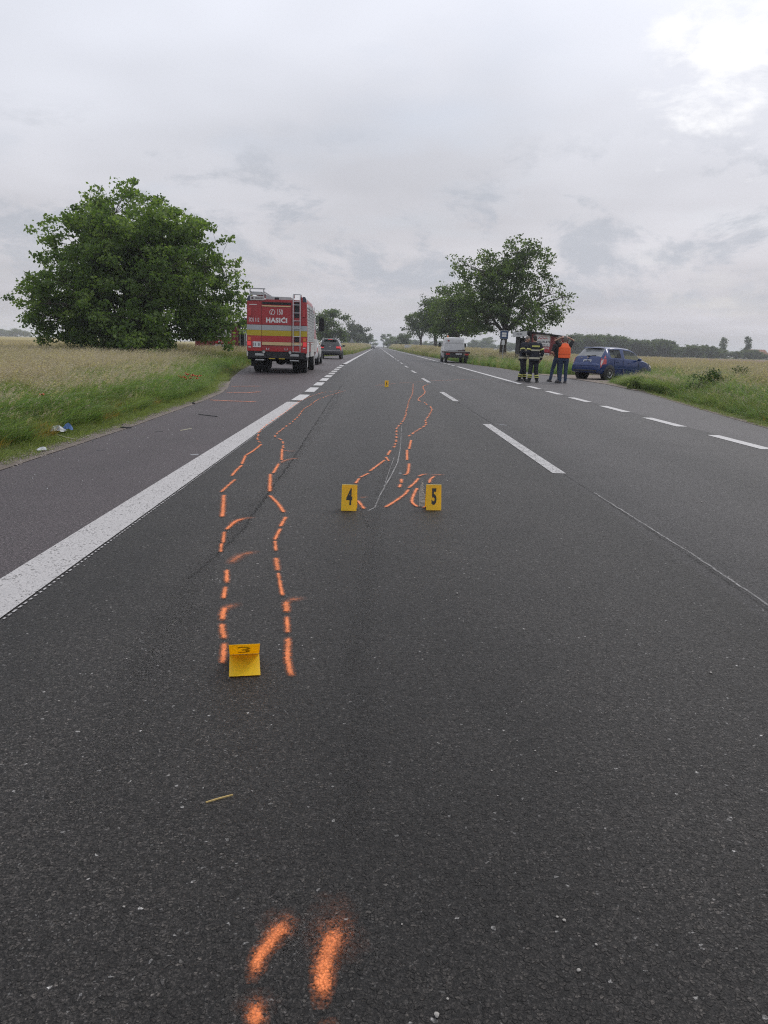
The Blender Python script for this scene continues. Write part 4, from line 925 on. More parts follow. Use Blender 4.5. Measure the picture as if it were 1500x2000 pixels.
mat('car_blue', (0.004, 0.026, 0.125), 0.34, 0.1, var=0.18, scale=3, coat=0.3); mat('car_dark', (0.022, 0.023, 0.028), 0.28, 0.3, var=0.2, scale=3, coat=0.7); mat('car_white', (0.60, 0.60, 0.60), 0.38, var=0.12, scale=2, coat=0.4)
glassmat('car_glass', (0.78, 0.84, 0.82), 0.72); glassmat('dark_glass', (0.25, 0.28, 0.29), 0.25); glassmat('rear_glass_painted_sky', (0.75, 0.80, 0.80), 0.35); MATS['rear_glass_painted_sky'].node_tree.nodes['Principled BSDF'].inputs['Base Color'].default_value = (0.30, 0.31, 0.32, 1)  # rear window: pale grey base colour paints in the sky's reflection
def wheel(parent, x, y, r, w, side, holes=6, rimmat='alloy', rr=0.62):
    o = MB().lathe((0, 0, 0), [(r*rr, -w/2), (r*0.86, -w/2), (r*0.97, -w*0.40), (r, -w*0.25), (r, w*0.25), (r*0.97, w*0.40), (r*0.86, w/2), (r*rr, w/2), (r*rr*.97, 0), (r*rr, -w/2)], 'X', 28).build('wheel', 'tyre', parent, smooth=True, fix=False)
    o.location = (x, y, r)
    s = side
    MB().lathe((0, 0, 0), [(r*rr, s*w*0.50), (r*(rr-.06), s*w*0.47), (r*(rr-.12), s*w*0.36), (r*0.30, s*w*0.42), (r*0.16, s*w*0.48), (0.001, s*w*0.49)], 'X', 28).build('rim', rimmat, o, smooth=True, fix=False)
    for k in range(holes):
        a = 2*math.pi*k/holes
        MB().lathe((0, r*0.40*math.cos(a), r*0.40*math.sin(a)), [(0.001, s*w*0.455), (r*0.085, s*w*0.455), (r*0.085, s*w*0.36)], 'X', 8).build('rim_hole', 'hub_dark', o, fix=False)
    return o
class Body:
    def __init__(s, st):
        s.R = []
        for (y, zb, zl, zt, wm, wt) in st:
            dz = zl-zb; ed = min(0.05, (zt-zl)*0.35)
            h = [(0, zb), (wm*0.90, zb), (wm*0.985, zb+0.22*dz), (wm, zb+0.62*dz), (wm*0.968, zl), (wt, zt-ed), (wt*0.78, zt), (0, zt+0.014)]
            full = [Vector((x, y, z)) for x, z in h]+[Vector((-x, y, z)) for x, z in reversed(h[:-1])]
            s.R.append(full)
        s.n = len(s.R); s.m = len(s.R[0])
    def P(s, u, v):
        i = min(int(u), s.n-2); j = min(int(v), s.m-2); a, b = u-i, v-j
        return s.R[i][j].lerp(s.R[i][j+1], b).lerp(s.R[i+1][j].lerp(s.R[i+1][j+1], b), a)
    def patch(s, u0, u1, v0, v1, off, nu=4, nv=4, thick=None):
        g = [[None]*(nv+1) for _ in range(nu+1)]; b = MB()
        for i in range(nu+1):
            for j in range(nv+1):
                u = u0+(u1-u0)*i/nu; v = v0+(v1-v0)*j/nv; p = s.P(u, v); e = 0.02
                n = (s.P(min(u+e, s.n-1), v)-s.P(max(u-e, 0), v)).cross(s.P(u, min(v+e, s.m-1))-s.P(u, max(v-e, 0)))
                if n.length > 0: n.normalize()
                c = Vector((0, p.y, 0.7))
                if n.dot(p-c) < 0: n = -n
                g[i][j] = p+n*off
        vs = [p for r_ in g for p in r_]; k = nv+1
        b.add(vs, [(i*k+j, i*k+j+1, (i+1)*k+j+1, (i+1)*k+j) for i in range(nu) for j in range(nv)]); return b
    def build(s, wins, paint, parent, glass='car_glass', name='body'):
        """wins: (i0, i1, j0, j1, mu, mv, part name, glass material)"""
        b = MB(); skip = set(); glasses = []
        for (i0, i1, j0, j1, mu0, mu1, mv, nm, gm) in wins:
            for i in range(i0, i1):
                for j in range(j0, j1): skip.add((i, j))
            us = sorted({i0, i0+mu0, *range(i0+1, i1), i1-mu1, i1}); vs_ = sorted({j0, j0+mv, *range(j0+1, j1), j1-mv, j1}); gb_ = MB()
            us = [u for u in us]; 
            for a, c in zip(us[:-1], us[1:]):
                for d, e in zip(vs_[:-1], vs_[1:]):
                    q = [s.P(a, d), s.P(c, d), s.P(c, e), s.P(a, e)]
                    inside = a >= i0+mu0-1e-6 and c <= i1-mu1+1e-6 and d >= j0+mv-1e-6 and e <= j1-mv+1e-6
                    (gb_ if inside else b).add(q, [(0, 1, 2, 3)])
            glasses.append((gb_, nm, gm))
        for i in range(s.n-1):
            for j in range(s.m-1):
                if (i, j) in skip: continue
                b.add([s.R[i][j], s.R[i+1][j], s.R[i+1][j+1], s.R[i][j+1]], [(0, 1, 2, 3)])
        for r_ in (s.R[0], s.R[-1]): b.add(r_[:-1], [tuple(range(s.m-1))])
        o = b.build(name, paint, parent, smooth=True, sharp=32, merge=True)
        for gb_, nm, gm in glasses: gb_.build(nm, gm or glass, parent, smooth=True, merge=True)
        return o
def plate(parent, loc, w=0.42, h=0.11, rx=0.0, chars=7, name='number_plate'):
    p = MB().b2(-w/2, w/2, -0.006, 0.006, -h/2, h/2).build(name, 'plate_white', parent, bevel=0.003); p.location = loc; p.rotation_euler = (rx, 0, 0)
    b = MB()
    for k in range(chars):
        if k == 2: continue
        x = -w*0.38+k*w*0.76/(chars-1); b.b2(x-w*.038, x+w*.038, -0.0075, -0.0055, -h*0.30, h*0.30)
    b.build('plate_characters', 'plate_ink', p); return p
def seats(parent, rows, w, z):
    b = MB()
    for y in rows:
        for x in (-w, w):
            b.box((x, y+0.02, z+0.10), (0.46, 0.46, 0.16)); b.box((x, y-0.24, z+0.42), (0.44, 0.14, 0.56), (R(12), 0, 0)); b.box((x, y-0.31, z+0.78), (0.24, 0.09, 0.16))
    return b.build('seats', 'seat_cloth', parent, bevel=0.03)
HATCH = [(0.00, .36, .50, .60, .66, .60), (0.03, .30, .55, .655, .765, .72), (0.10, .28, .60, .69, .79, .745), (0.12, .27, .66, .74, .80, .73), (0.19, .26, .89, .97, .812, .70), (0.52, .24, .935, 1.33, .82, .61),
         (0.64, .24, .935, 1.395, .822, .592), (0.98, .22, .93, 1.437, .823, .585), (1.55, .2, .925, 1.452, .823, .582), (1.66, .2, .925, 1.45, .823, .582), (2.25, .2, .92, 1.425, .823, .578), (2.52, .2, .918, 1.368, .823, .58),
         (3.02, .2, .91, 1.06, .82, .66), (3.18, .2, .89, .955, .815, .73), (3.60, .2, .80, .865, .80, .70), (3.84, .22, .66, .72, .74, .62), (3.96, .3, .5, .56, .60, .5)]
def hatchback(name, label, loc, rz, paint, pitch=0.0, group=None, detail=True, cat='car', roll=0.0):
    e = empty(name, loc, 0, label, cat, group, rot=(pitch, roll, rz)); B = Body(HATCH); ms = B.m-1
    w = [(6, 8, 4, 5, .35, .08, .10, 'rear_side_window', None), (9, 12, 4, 5, .12, .25, .10, 'front_side_window', None), (4, 6, 5, 9, .08, .55, .10, 'rear_window', 'rear_glass_painted_sky'), (11, 13, 5, 9, .10, .05, .10, 'windscreen', None),
         (6, 8, 9, 10, .35, .08, .10, 'rear_side_window', None), (9, 12, 9, 10, .12, .25, .10, 'front_side_window', None)]
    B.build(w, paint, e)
    for sgn in (1, -1):
        v0, v1 = (3.05, 4.85) if sgn > 0 else (9.15, 10.95)
        tl = B.patch(2.25, 4.75, v0, v1, 0.007, 6, 5).build('tail_lamp', 'lamp_red', e, smooth=True)
        B.patch(2.8, 4.1, v0+.35 if sgn > 0 else v0+.55, v1-.55 if sgn > 0 else v1-.35, 0.011, 3, 3).build('reversing_lens', 'lamp_clear', tl, smooth=True)
        for y in (0.72, 3.16):
            MB().lathe((sgn*0.80, y, 0.30), [(0.001, sgn*0.030), (0.355, sgn*0.030), (0.372, sgn*0.018), (0.372, -sgn*0.2)], 'X', 28).build('wheel_arch', 'dark_trim', e, smooth=True, fix=False)
            wheel(e, sgn*0.745, y, 0.295, 0.185, sgn, 8)
        MB().ell((sgn*0.93, 2.62, 0.98), (0.10, 0.06, 0.07), 10, 6).box((sgn*0.85, 2.62, 0.94), (0.12, 0.04, 0.05)).build('door_mirror', paint, e, smooth=True)
        for y in (1.22, 2.02): MB().box((sgn*0.832, y, 0.80), (0.02, 0.16, 0.03)).build('door_handle', paint, e, bevel=0.006)
        MB().b2(sgn*0.812, sgn*0.834, 1.02, 2.86, 0.50, 0.545).build('side_moulding', paint, e, bevel=0.006)
        for ys in ([1.00, 1.60, 2.72]): MB().b2(sgn*0.820, sgn*0.8262, ys-0.006, ys+0.006, 0.36, 0.90).build('door_gap', 'dark_trim', e)
    MB().b2(-0.70, 0.70, -0.012, 0.05, 0.565, 0.60).build('bumper_strip', paint, e, bevel=0.012)
    MB().b2(-0.66, 0.66, -0.006, 0.06, 0.335, 0.40).build('bumper_lower', 'dark_trim', e, bevel=0.01)
    plate(e, (0, 0.138, 0.79), 0.44, 0.11, R(-16))
    MB().lathe((0, 0.160, 0.93), [(0.001, -0.03), (0.036, -0.028), (0.04, -0.01)], 'Y', 16).build('badge', 'chrome', e, smooth=True, fix=False)
    MB().box((-0.36, 0.165, 0.915), (0.12, 0.02, 0.025)).build('lettering_badge', 'chrome', e)
    MB().tube([(0.02, 0.185, 0.99), (0.18, 0.215, 1.02), (0.36, 0.225, 1.035)], 0.014, 6).box((0.0, 0.19, 1.0), (0.12, 0.05, 0.05)).build('rear_wiper', 'dark_trim', e)
    MB().box((0, 0.50, 1.385), (1.05, 0.16, 0.03), (R(9), 0, 0)).build('roof_spoiler', paint, e, bevel=0.01)
    seats(e, (1.25, 2.15), 0.36, 0.35); MB().b2(-0.7, 0.7, 0.3, 3.0, 0.24, 0.34).build('floor_pan', 'dark_trim', e)
    for sgn in (1, -1): B.patch(13.9, 15.2, 3.6 if sgn > 0 else 9.2, 4.8 if sgn > 0 else 10.4, 0.008, 3, 3).build('headlamp', 'lamp_clear', e, smooth=True)
    return e
SUVS = [(0, .42, .62, .72, .80, .74), (.05, .38, .66, .80, .93, .87), (.12, .36, .80, .90, .95, .86), (.20, .34, 1.02, 1.10, .96, .83), (.50, .32, 1.10, 1.54, .97, .72), (.66, .32, 1.10, 1.655, .97, .70), (1.1, .32, 1.10, 1.70, .97, .69), (1.9, .31, 1.095, 1.72, .97, .69),
        (2.0, .31, 1.095, 1.72, .97, .69), (2.8, .30, 1.09, 1.69, .97, .685), (3.05, .30, 1.085, 1.63, .97, .69), (3.62, .30, 1.07, 1.20, .96, .78), (3.8, .30, 1.04, 1.10, .95, .84), (4.4, .32, .95, 1.0, .93, .80), (4.65, .36, .8, .85, .85, .7), (4.75, .45, .6, .65, .7, .6)]
def suv(name, label, loc, rz, paint, lit=True, rails=True):
    e = empty(name, loc, rz, label, 'car'); B = Body(SUVS)
    w = [(5, 7, 4, 5, .35, .08, .12, 'rear_side_window', 'dark_glass'), (8, 11, 4, 5, .12, .25, .12, 'front_side_window', 'dark_glass'), (3, 5, 5, 9, .10, .45, .10, 'rear_window', 'dark_glass'), (10, 12, 5, 9, .10, .05, .10, 'windscreen', None),
         (5, 7, 9, 10, .35, .08, .12, 'rear_side_window', 'dark_glass'), (8, 11, 9, 10, .12, .25, .12, 'front_side_window', 'dark_glass')]
    B.build(w, paint, e)
    for sgn in (1, -1):
        v0, v1 = (3.3, 4.9) if sgn > 0 else (9.1, 10.7)
        B.patch(1.9, 3.3, v0, v1, 0.008, 5, 5).build('tail_lamp', 'lamp_lit' if lit else 'lamp_red', e, smooth=True)
        MB().box((sgn*0.70, 0.10, 0.99), (0.34, 0.06, 0.17), (R(-18), 0, 0)).build('tail_lamp_inner', 'lamp_lit' if lit else 'lamp_red', e, bevel=0.02)
        for y in (0.98, 3.85):
            MB().lathe((sgn*0.945, y, 0.38), [(0.001, sgn*0.030), (0.42, sgn*0.030), (0.44, sgn*0.015), (0.44, -sgn*0.2)], 'X', 28).build('wheel_arch', 'dark_trim', e, smooth=True, fix=False)
            wheel(e, sgn*0.875, y, 0.37, 0.25, sgn, 5)
        MB().ell((sgn*1.08, 3.05, 1.14), (0.12, 0.07, 0.09), 10, 6).box((sgn*0.99, 3.05, 1.10), (0.14, 0.05, 0.06)).build('door_mirror', 'dark_trim', e, smooth=True)
        if rails: MB().tube([(sgn*0.66, 0.75, 1.68), (sgn*0.66, 1.0, 1.755), (sgn*0.66, 2.5, 1.765), (sgn*0.66, 2.8, 1.70)], 0.022, 6).build('roof_rail', 'chrome', e, smooth=True)
    MB().b2(-0.86, 0.86, -0.015, 0.06, 0.70, 0.74).build('bumper_strip', 'chrome', e, bevel=0.01); MB().b2(-0.80, 0.80, -0.012, 0.08, 0.42, 0.56).build('bumper_lower', 'dark_trim', e, bevel=0.02)
    plate(e, (0, 0.125, 0.86), 0.46, 0.11, R(-12)); MB().lathe((0, 0.150, 1.03), [(0.001, -0.03), (0.055, -0.028), (0.06, 0)], 'Y', 16).build('badge', 'chrome', e, smooth=True, fix=False)
    MB().box((0, 0.50, 1.66), (1.1, 0.24, 0.035), (R(8), 0, 0)).build('roof_spoiler', 'dark_trim', e, bevel=0.01); MB().box((0, 0.375, 1.645), (0.36, 0.02, 0.04)).build('brake_light', 'lamp_lit' if lit else 'lamp_red', e)
    seats(e, (1.5, 2.5), 0.42, 0.5); MB().b2(-0.8, 0.8, 0.4, 3.6, 0.33, 0.45).build('floor_pan', 'dark_trim', e)
    for sgn in (1, -1): B.patch(12.9, 14.2, 3.6 if sgn > 0 else 9.2, 4.8 if sgn > 0 else 10.4, 0.008, 3, 3).build('headlamp', 'lamp_clear', e, smooth=True)
    return e
# ---- the blue hatchback nosing into the field track
pr = G(1150, 741)
bx, by = 9.25, 34.3
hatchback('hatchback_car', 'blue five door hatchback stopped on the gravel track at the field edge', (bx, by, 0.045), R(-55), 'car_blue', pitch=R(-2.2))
# ---- dark SUV with brake lights and the white one half hidden by the fire engine
sx_ = atY(645, 690, 67.0)[0]
suv('suv_car', 'dark suv with lit red tail lights parked ahead of the fire engine', (sx_, 66.5, 0.0), R(0.5), 'car_dark')
suv('suv_car', 'white suv half hidden ahead of the fire engine', (-4.5, 46.0, 0.0), R(0.6), 'car_white', lit=False)
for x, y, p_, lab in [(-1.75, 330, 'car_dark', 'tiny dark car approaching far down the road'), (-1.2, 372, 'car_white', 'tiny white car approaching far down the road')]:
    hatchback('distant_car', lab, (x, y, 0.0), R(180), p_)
# ---- white crew van with a flat recovery bed
fb = empty('flatbed_van', (atY(892, 700, 64.5)[0], 64.2, 0.0), R(0.3), 'white flatbed recovery van parked on the grass side of the road', 'van')
CAB = [(2.62, .55, 1.26, 1.99, .86, .80), (2.66, .52, 1.28, 2.08, .92, .82), (2.90, .45, 1.30, 2.12, .955, .80), (3.5, .40, 1.30, 2.13, .965, .79), (3.62, .40, 1.30, 2.13, .965, .79), (4.2, .38, 1.30, 2.10, .965, .78), (4.42, .38, 1.29, 2.03, .965, .78), (5.05, .38, 1.24, 1.42, .96, .82), (5.2, .38, 1.15, 1.26, .95, .82), (5.55, .42, .95, 1.02, .90, .75), (5.68, .5, .7, .76, .78, .66)]
B = Body(CAB)
B.build([(4, 7, 4, 5, .1, .25, .14, 'side_window', 'dark_glass'), (4, 7, 9, 10, .1, .25, .14, 'side_window', 'dark_glass'), (6, 8, 5, 9, .1, .05, .1, 'windscreen', 'car_glass')], 'car_white', fb, name='cab')
rw_ = MB().b2(-0.74, 0.74, 2.585, 2.64, 1.02, 1.60).build('rear_panel', 'car_white', fb, bevel=0.02); MB().b2(-0.70, 0.70, 2.60, 2.64, 1.68, 1.97).build('rear_panel', 'car_white', fb, bevel=0.03)
MB().b2(-0.78, 0.78, 2.57, 2.62, 1.615, 1.64).build('panel_ridge', 'car_white', fb, bevel=0.008)
mat('sticker_red', (0.30, 0.10, 0.10), 0.6); MB().b2(-0.60, -0.44, 2.588, 2.598, 1.76, 1.90).build('speed_sticker', 'sticker_red', fb)
mat('bed_metal', (0.16, 0.165, 0.17), 0.55, 0.4, var=0.4, scale=3); mat('rust_dark', (0.06, 0.035, 0.03), 0.7, var=0.3, scale=6)
MB().b2(-1.03, 1.03, 0, 2.55, 0.86, 0.93).build('flat_bed', 'bed_metal', fb, bevel=0.01); MB().b2(-1.05, 1.05, -0.03, 0.03, 0.80, 0.93).build('bed_rear_edge', 'rust_dark', fb, bevel=0.01); MB().b2(-1.05, 1.05, -0.034, 0.03, 0.932, 0.965).build('bed_lip', 'alloy', fb)
for sgn in (1, -1):
    MB().b2(sgn*1.0, sgn*1.06, 0.0, 2.55, 0.82, 0.95).build('bed_rail', 'rust_dark', fb, bevel=0.008)
    MB().b2(sgn*0.95, sgn*0.62, 0.0, 0.08, 0.66, 0.80).build('tail_lamp', 'lamp_red', fb, bevel=0.01)
    wheel(fb, sgn*0.84, 1.15, 0.34, 0.22, sgn, 5); wheel(fb, sgn*0.84, 4.75, 0.34, 0.22, sgn, 5)
    MB().lathe((sgn*0.94, 4.75, 0.36), [(0.001, sgn*0.02), (0.42, sgn*0.02), (0.43, -sgn*0.2)], 'X', 24).build('wheel_arch', 'dark_trim', fb, fix=False)
    MB().box((sgn*1.12, 4.45, 1.48), (0.20, 0.10, 0.36)).box((sgn*1.02, 4.47, 1.40), (0.16, 0.04, 0.04)).build('door_mirror', 'dark_trim', fb, bevel=0.03)
    MB().box((sgn*0.86, 0.62, 0.55), (0.30, 0.03, 0.42)).build('mud_flap', 'dark_trim', fb)
MB().b2(-0.50, 0.50, 0.1, 4.6, 0.45, 0.86).b2(-0.92, 0.92, 0.02, 0.14, 0.52, 0.64).build('chassis', 'dark_trim', fb); plate(fb, (0.12, -0.02, 0.74), 0.50, 0.11)
MB().box((0.45, 1.6, 1.0), (0.5, 0.35, 0.14)).box((0.75, 1.9, 1.02), (0.24, 0.3, 0.2)).build('winch', 'rust_dark', fb, bevel=0.02)
MB().lathe((-0.55, 3.2, 2.12), [(0.07, 0), (0.07, 0.10), (0.05, 0.16), (0.001, 0.17)], 'Z', 12).build('beacon', 'lamp_orange', fb, smooth=True, fix=False)
# ---- the fire engine
mat('engine_red', (0.36, 0.009, 0.017), 0.38, var=0.25, scale=1.6, coat=0.4); mat('engine_red_low', (0.42, 0.014, 0.018), 0.35, var=0.2, scale=1.6, coat=0.4)
mat('stripe_silver', (0.38, 0.40, 0.42), 0.35, var=0.12, scale=3); mat('stripe_yellow', (0.46, 0.35, 0.02), 0.4, var=0.12, scale=3); mat('cream_bar', (0.62, 0.46, 0.24), 0.5, var=0.12, scale=4)
mat('shutter', (0.52, 0.53, 0.54), 0.38, 0.35, var=0.12, scale=2); mat('alu', (0.46, 0.47, 0.48), 0.35, 0.6, var=0.2, scale=4); mat('navy_glass', (0.012, 0.022, 0.055), 0.15, coat=0.6); mat('letter_white', (0.66, 0.66, 0.66), 0.5); mat('equip_black', (0.010, 0.011, 0.014), 0.6, var=0.3, scale=5)
mat('engine_white', (0.55, 0.54, 0.53), 0.4, var=0.15, scale=1.5); mat('underbody', (0.010, 0.010, 0.012), 0.8)
ftp = atY(541, 700, 31.4)
ft = empty('fire_engine', (ftp[0], 31.4, 0.0), R(1.2), 'red fire engine with silver and yellow stripe seen from behind', 'fire engine')
HW = 1.215; LEN = 4.55
# body module: rounded section lofted along the length
def mod_ring(y, k=1.0):
    pts = [(HW-.01, .87), (HW, 1.0), (HW, 1.9), (HW-.015, 2.5), (HW-.05, 2.86), (HW-.11, 3.0), (HW-.26, 3.03), (HW-.30, 2.90)]
    full = pts+[(-x, z) for x, z in reversed(pts)]
    return [Vector((x*k, y, z)) for x, z in full]
MB().loft([mod_ring(0.03, 0.992), mod_ring(0.0+0.06), mod_ring(LEN)]).build('body', 'engine_red', ft, smooth=True, sharp=28)
# rear wall panels
MB().b2(-HW+.02, -0.62, 0.008, 0.05, 1.92, 2.80).build('rear_panel', 'engine_red', ft, bevel=0.006); dr = MB().b2(-0.60, 0.58, 0.002, 0.05, 1.92, 2.70).build('rear_door', 'engine_red', ft, bevel=0.006); MB().b2(0.60, HW-.02, 0.008, 0.05, 1.92, 2.80).build('rear_panel', 'engine_red', ft, bevel=0.006)
for x0, x1 in ((-HW+.006, -0.62), (-0.60, 0.58), (0.60, HW-.006)):
    MB().b2(x0, x1, 0.000, 0.05, 1.705, 1.905).build('silver_stripe', 'stripe_silver', ft); MB().b2(x0, x1, 0.000, 0.05, 1.485, 1.700).build('yellow_stripe', 'stripe_yellow', ft); MB().b2(x0, x1, 0.004, 0.05, 1.25, 1.480).build('lower_panel', 'engine_red_low', ft)
for x0, x1 in ((-0.60, 0.58), (0.60, 1.02)): MB().b2(x0, x1, -0.012, 0.05, 1.115, 1.24).build('cream_bar', 'cream_bar', ft, bevel=0.006)
for sgn in (-1, 1): MB().b2(sgn*HW*.99, sgn*(0.62 if sgn < 0 else .60), 0.004, 0.5, 0.87 if sgn < 0 else .82, 1.11 if sgn > 0 else 1.245).build('corner_panel', 'engine_red_low', ft, bevel=0.01)
MB().b2(-0.60, 0.58, 0.05, 0.30, 0.60, 1.11).build('pump_recess', 'equip_black', ft); MB().b2(-0.58, 0.56, -0.004, 0.03, 2.70, 2.80).build('vent_grille', 'equip_black', ft)
for k in range(9): MB().b2(-0.52+k*.125, -0.45+k*.125, -0.009, 0.0, 2.73, 2.77).build('vent_slat', 'underbody', ft)
MB().b2(-0.60, 0.55, -0.022, 0.01, 2.62, 2.665).build('door_handle_bar', 'cream_bar', dr, bevel=0.008)
# navy corner domes and roof gear
for sgn in (-1, 1): MB().loft([[Vector((sgn*(HW-.03-x), y, 2.84+z)) for x, z in ((0, 0), (0.015, .10), (.06, .19), (.15, .20), (.15, 0))] for y in (0.0, 0.28)]).build('beacon_dome', 'navy_glass', ft, smooth=True)
rk = MB().b2(-1.06, -0.50, -0.01, 0.02, 2.86, 3.01).build('roof_sign', 'engine_white', ft, bevel=0.004)
mat('sign_ink', (0.06, 0.03, 0.04), 0.6)
text('sign_text', 'SENACAN', 'sign_ink', rk, 0.10, (-0.70, -0.012, 2.935), 0.72, bold=0.002); MB().poly([(-1.02, -0.013, 2.90), (-0.93, -0.013, 2.90), (-0.93, -0.013, 2.925), (-0.985, -0.013, 2.935), (-0.93, -0.013, 2.945), (-0.93, -0.013, 2.97), (-1.02, -0.013, 2.97), (-1.02, -0.013, 2.945), (-0.96, -0.013, 2.935), (-1.02, -0.013, 2.925)], 0.002, (0, 1, 0)).build('sign_emblem', 'sign_ink', rk)
lr = MB()
for x in (-1.06, -0.52): lr.tube([(x, 0.02, 3.0), (x, 0.02, 3.30)], 0.022, 6); lr.tube([(x, 3.6, 3.0), (x, 3.6, 3.2)], 0.022, 6); lr.tube([(x, -0.05, 3.20), (x, 3.8, 3.16)], 0.03, 6)
for z in (3.30,): lr.box((-0.79, 0.0, z), (0.66, 0.06, 0.045))
lr.box((-0.79, 0.05, 3.10), (0.50, 0.05, 0.08))
lr.build('ladder_rack', 'alu', ft)
MB().b2(-0.98, -0.60, 0.03, 3.5, 3.12, 3.19).build('roof_ladder', 'alu', ft, bevel=0.01)
MB().loft([[Vector((x, y, z)) for y, z in ((0.15, 2.88), (0.15, zt), (2.6, zt), (2.6, 2.88))] for x, zt in ((-0.46, 3.10), (-0.25, 3.03), (0.55, 3.02))]).build('roof_box', 'alu', ft, bevel=0.01); MB().b2(-0.10, 0.06, 0.10, 0.16, 2.88, 2.99).build('work_light', 'equip_black', ft, bevel=0.01)
# access ladder with hoop
ld = MB()
for x in (0.655, 0.935): ld.tube([(x, -0.06, 0.86), (x, -0.06, 2.95), (x, 0.02, 3.12), (x, 0.35, 3.13), (x, 0.45, 3.0)], 0.020, 8)
la = ld.build('ladder_rail', 'alu', ft, smooth=True)
for z in (0.87, 1.14, 1.48, 1.80, 2.09, 2.40, 2.71, 2.84): MB().tube([(0.655, -0.06, z), (0.935, -0.06, z)], 0.016, 6).build('ladder_rung', 'alu', la)
MB().tube([(0.655, 0.02, 3.12), (0.935, 0.02, 3.12)], 0.02, 6).build('ladder_rung', 'alu', la)
for z0, z1 in ((2.42, 2.82), (2.22, 2.38), (1.26, 1.46)): MB().b2(0.70, 0.89, -0.005, 0.03, z0, z1).build('control_hatch', 'equip_black', ft, bevel=0.004)
# lettering
text('lettering', '150', 'letter_white', dr, 0.29, (0.115, -0.002, 2.41), 0.56, bold=0.004)
ph = MB(); ph.lathe((-0.185, -0.001, 2.41), [(0.112, 0), (0.112, -0.003), (0.094, -0.003), (0.094, 0)], 'Y', 28)
ph.build('phone_emblem', 'letter_white', dr, fix=False); MB().tube([(-0.205, -0.002, 2.33), (-0.225, -0.002, 2.38), (-0.19, -0.002, 2.44), (-0.15, -0.002, 2.475)], [0.020, 0.012, 0.012, 0.020], 6).build('phone_emblem', 'letter_white', dr)
text('lettering', 'HASICI', 'letter_white', dr, 0.245, (-0.01, -0.002, 2.09), 1.06, bold=0.012, space=1.1)
MB().poly([(0.235, -0.003, 2.235), (0.262, -0.003, 2.235), (0.285, -0.003, 2.207), (0.308, -0.003, 2.235), (0.335, -0.003, 2.235), (0.298, -0.003, 2.19), (0.272, -0.003, 2.19)], 0.002, (0, 1, 0)).build('lettering', 'letter_white', dr)
text('lettering', 'SOS 112', 'letter_white', ft, 0.215, (-0.915, 0.004, 2.09), 0.56, bold=0.002); MB().b2(-1.10, -0.80, 0.003, 0.007, 2.675, 2.70).build('lettering', 'letter_white', ft)
# lamps, plate, bumper gear
for sgn in (-1, 1):
    MB().b2(sgn*1.165, sgn*1.045, -0.015, 0.05, 1.29, 1.42).build('indicator_lamp', 'lamp_orange', ft, bevel=0.01); MB().b2(sgn*1.19, sgn*1.05, -0.018, 0.05, 1.09, 1.26).build('tail_lamp', 'lamp_lit', ft, bevel=0.01); MB().b2(sgn*1.15, sgn*1.04, -0.014, 0.05, 1.0, 1.045).build('reversing_lamp', 'lamp_clear', ft, bevel=0.006)
    MB().b2(sgn*1.14, sgn*1.02, -0.03, 0.05, 2.24, 2.53).build('flasher_lamp', 'lamp_red', ft, bevel=0.015)
    MB().b2(sgn*0.88, sgn*0.52, -0.02, 0.04, 0.69, 0.78).build('bumper_step', 'alu', ft, bevel=0.006); MB().b2(sgn*1.12, sgn*0.45, 0.0, 0.12, 0.60, 0.86).build('bumper_beam', 'equip_black', ft, bevel=0.01)
    MB().lathe((sgn*0.53, -0.05, 0.845), [(0.075, 0), (0.085, 0.03), (0.06, 0.1)], 'Y', 16).lathe((sgn*0.53, -0.03, 0.845), [(0.001, 0), (0.055, 0)], 'Y', 16).build('hose_coupling', 'alu', ft, smooth=True, fix=False)
    MB().tube([(sgn*0.37-.05, -0.02, 1.0), (sgn*0.37-.04, -0.05, 0.93), (sgn*0.37+.04, -0.05, 0.93), (sgn*0.37+.05, -0.02, 1.0)], 0.015, 6).build('shackle', 'alu', ft)
    MB().box((sgn*0.2, -0.03, 0.585), (0.25, 0.04, 0.035)).build('tow_eye', 'stripe_yellow', ft, bevel=0.012)
    MB().b2(sgn*0.88, sgn*0.52, 0.02, 0.06, 0.50, 0.55).build('underrun_bar', 'alu', ft, bevel=0.006)
    MB().box((sgn*1.12, 0.55, 0.70), (0.18, 0.9, 0.34)).build('mudguard', 'equip_black', ft, bevel=0.04)
    MB().box((sgn*0.92, 0.92, 0.50), (0.50, 0.03, 0.52)).build('mud_flap', 'underbody', ft)
    for k, x in enumerate((0.98, 0.66)): wheel(ft, sgn*x, 1.62, 0.50, 0.29, sgn, 8, 'engine_white' if k == 0 else 'hub_dark', 0.55)
    wheel(ft, sgn*1.02, 5.55, 0.50, 0.30, sgn, 8, 'engine_white', 0.55)
MB().b2(-0.45, 0.45, 0.06, 0.2, 0.60, 0.80).ell((0, 1.62, 0.50), (0.24, 0.2, 0.2), 10, 7).b2(-0.7, 0.7, 1.54, 1.70, 0.44, 0.56).b2(-0.45, 0.45, 0.2, 6.8, 0.58, 0.86).b2(-0.9, 0.9, 2.4, 4.4, 0.55, 0.9).build('chassis', 'underbody', ft)
pp_ = plate(ft, (-0.81, -0.012, 1.135), 0.32, 0.22, chars=5)
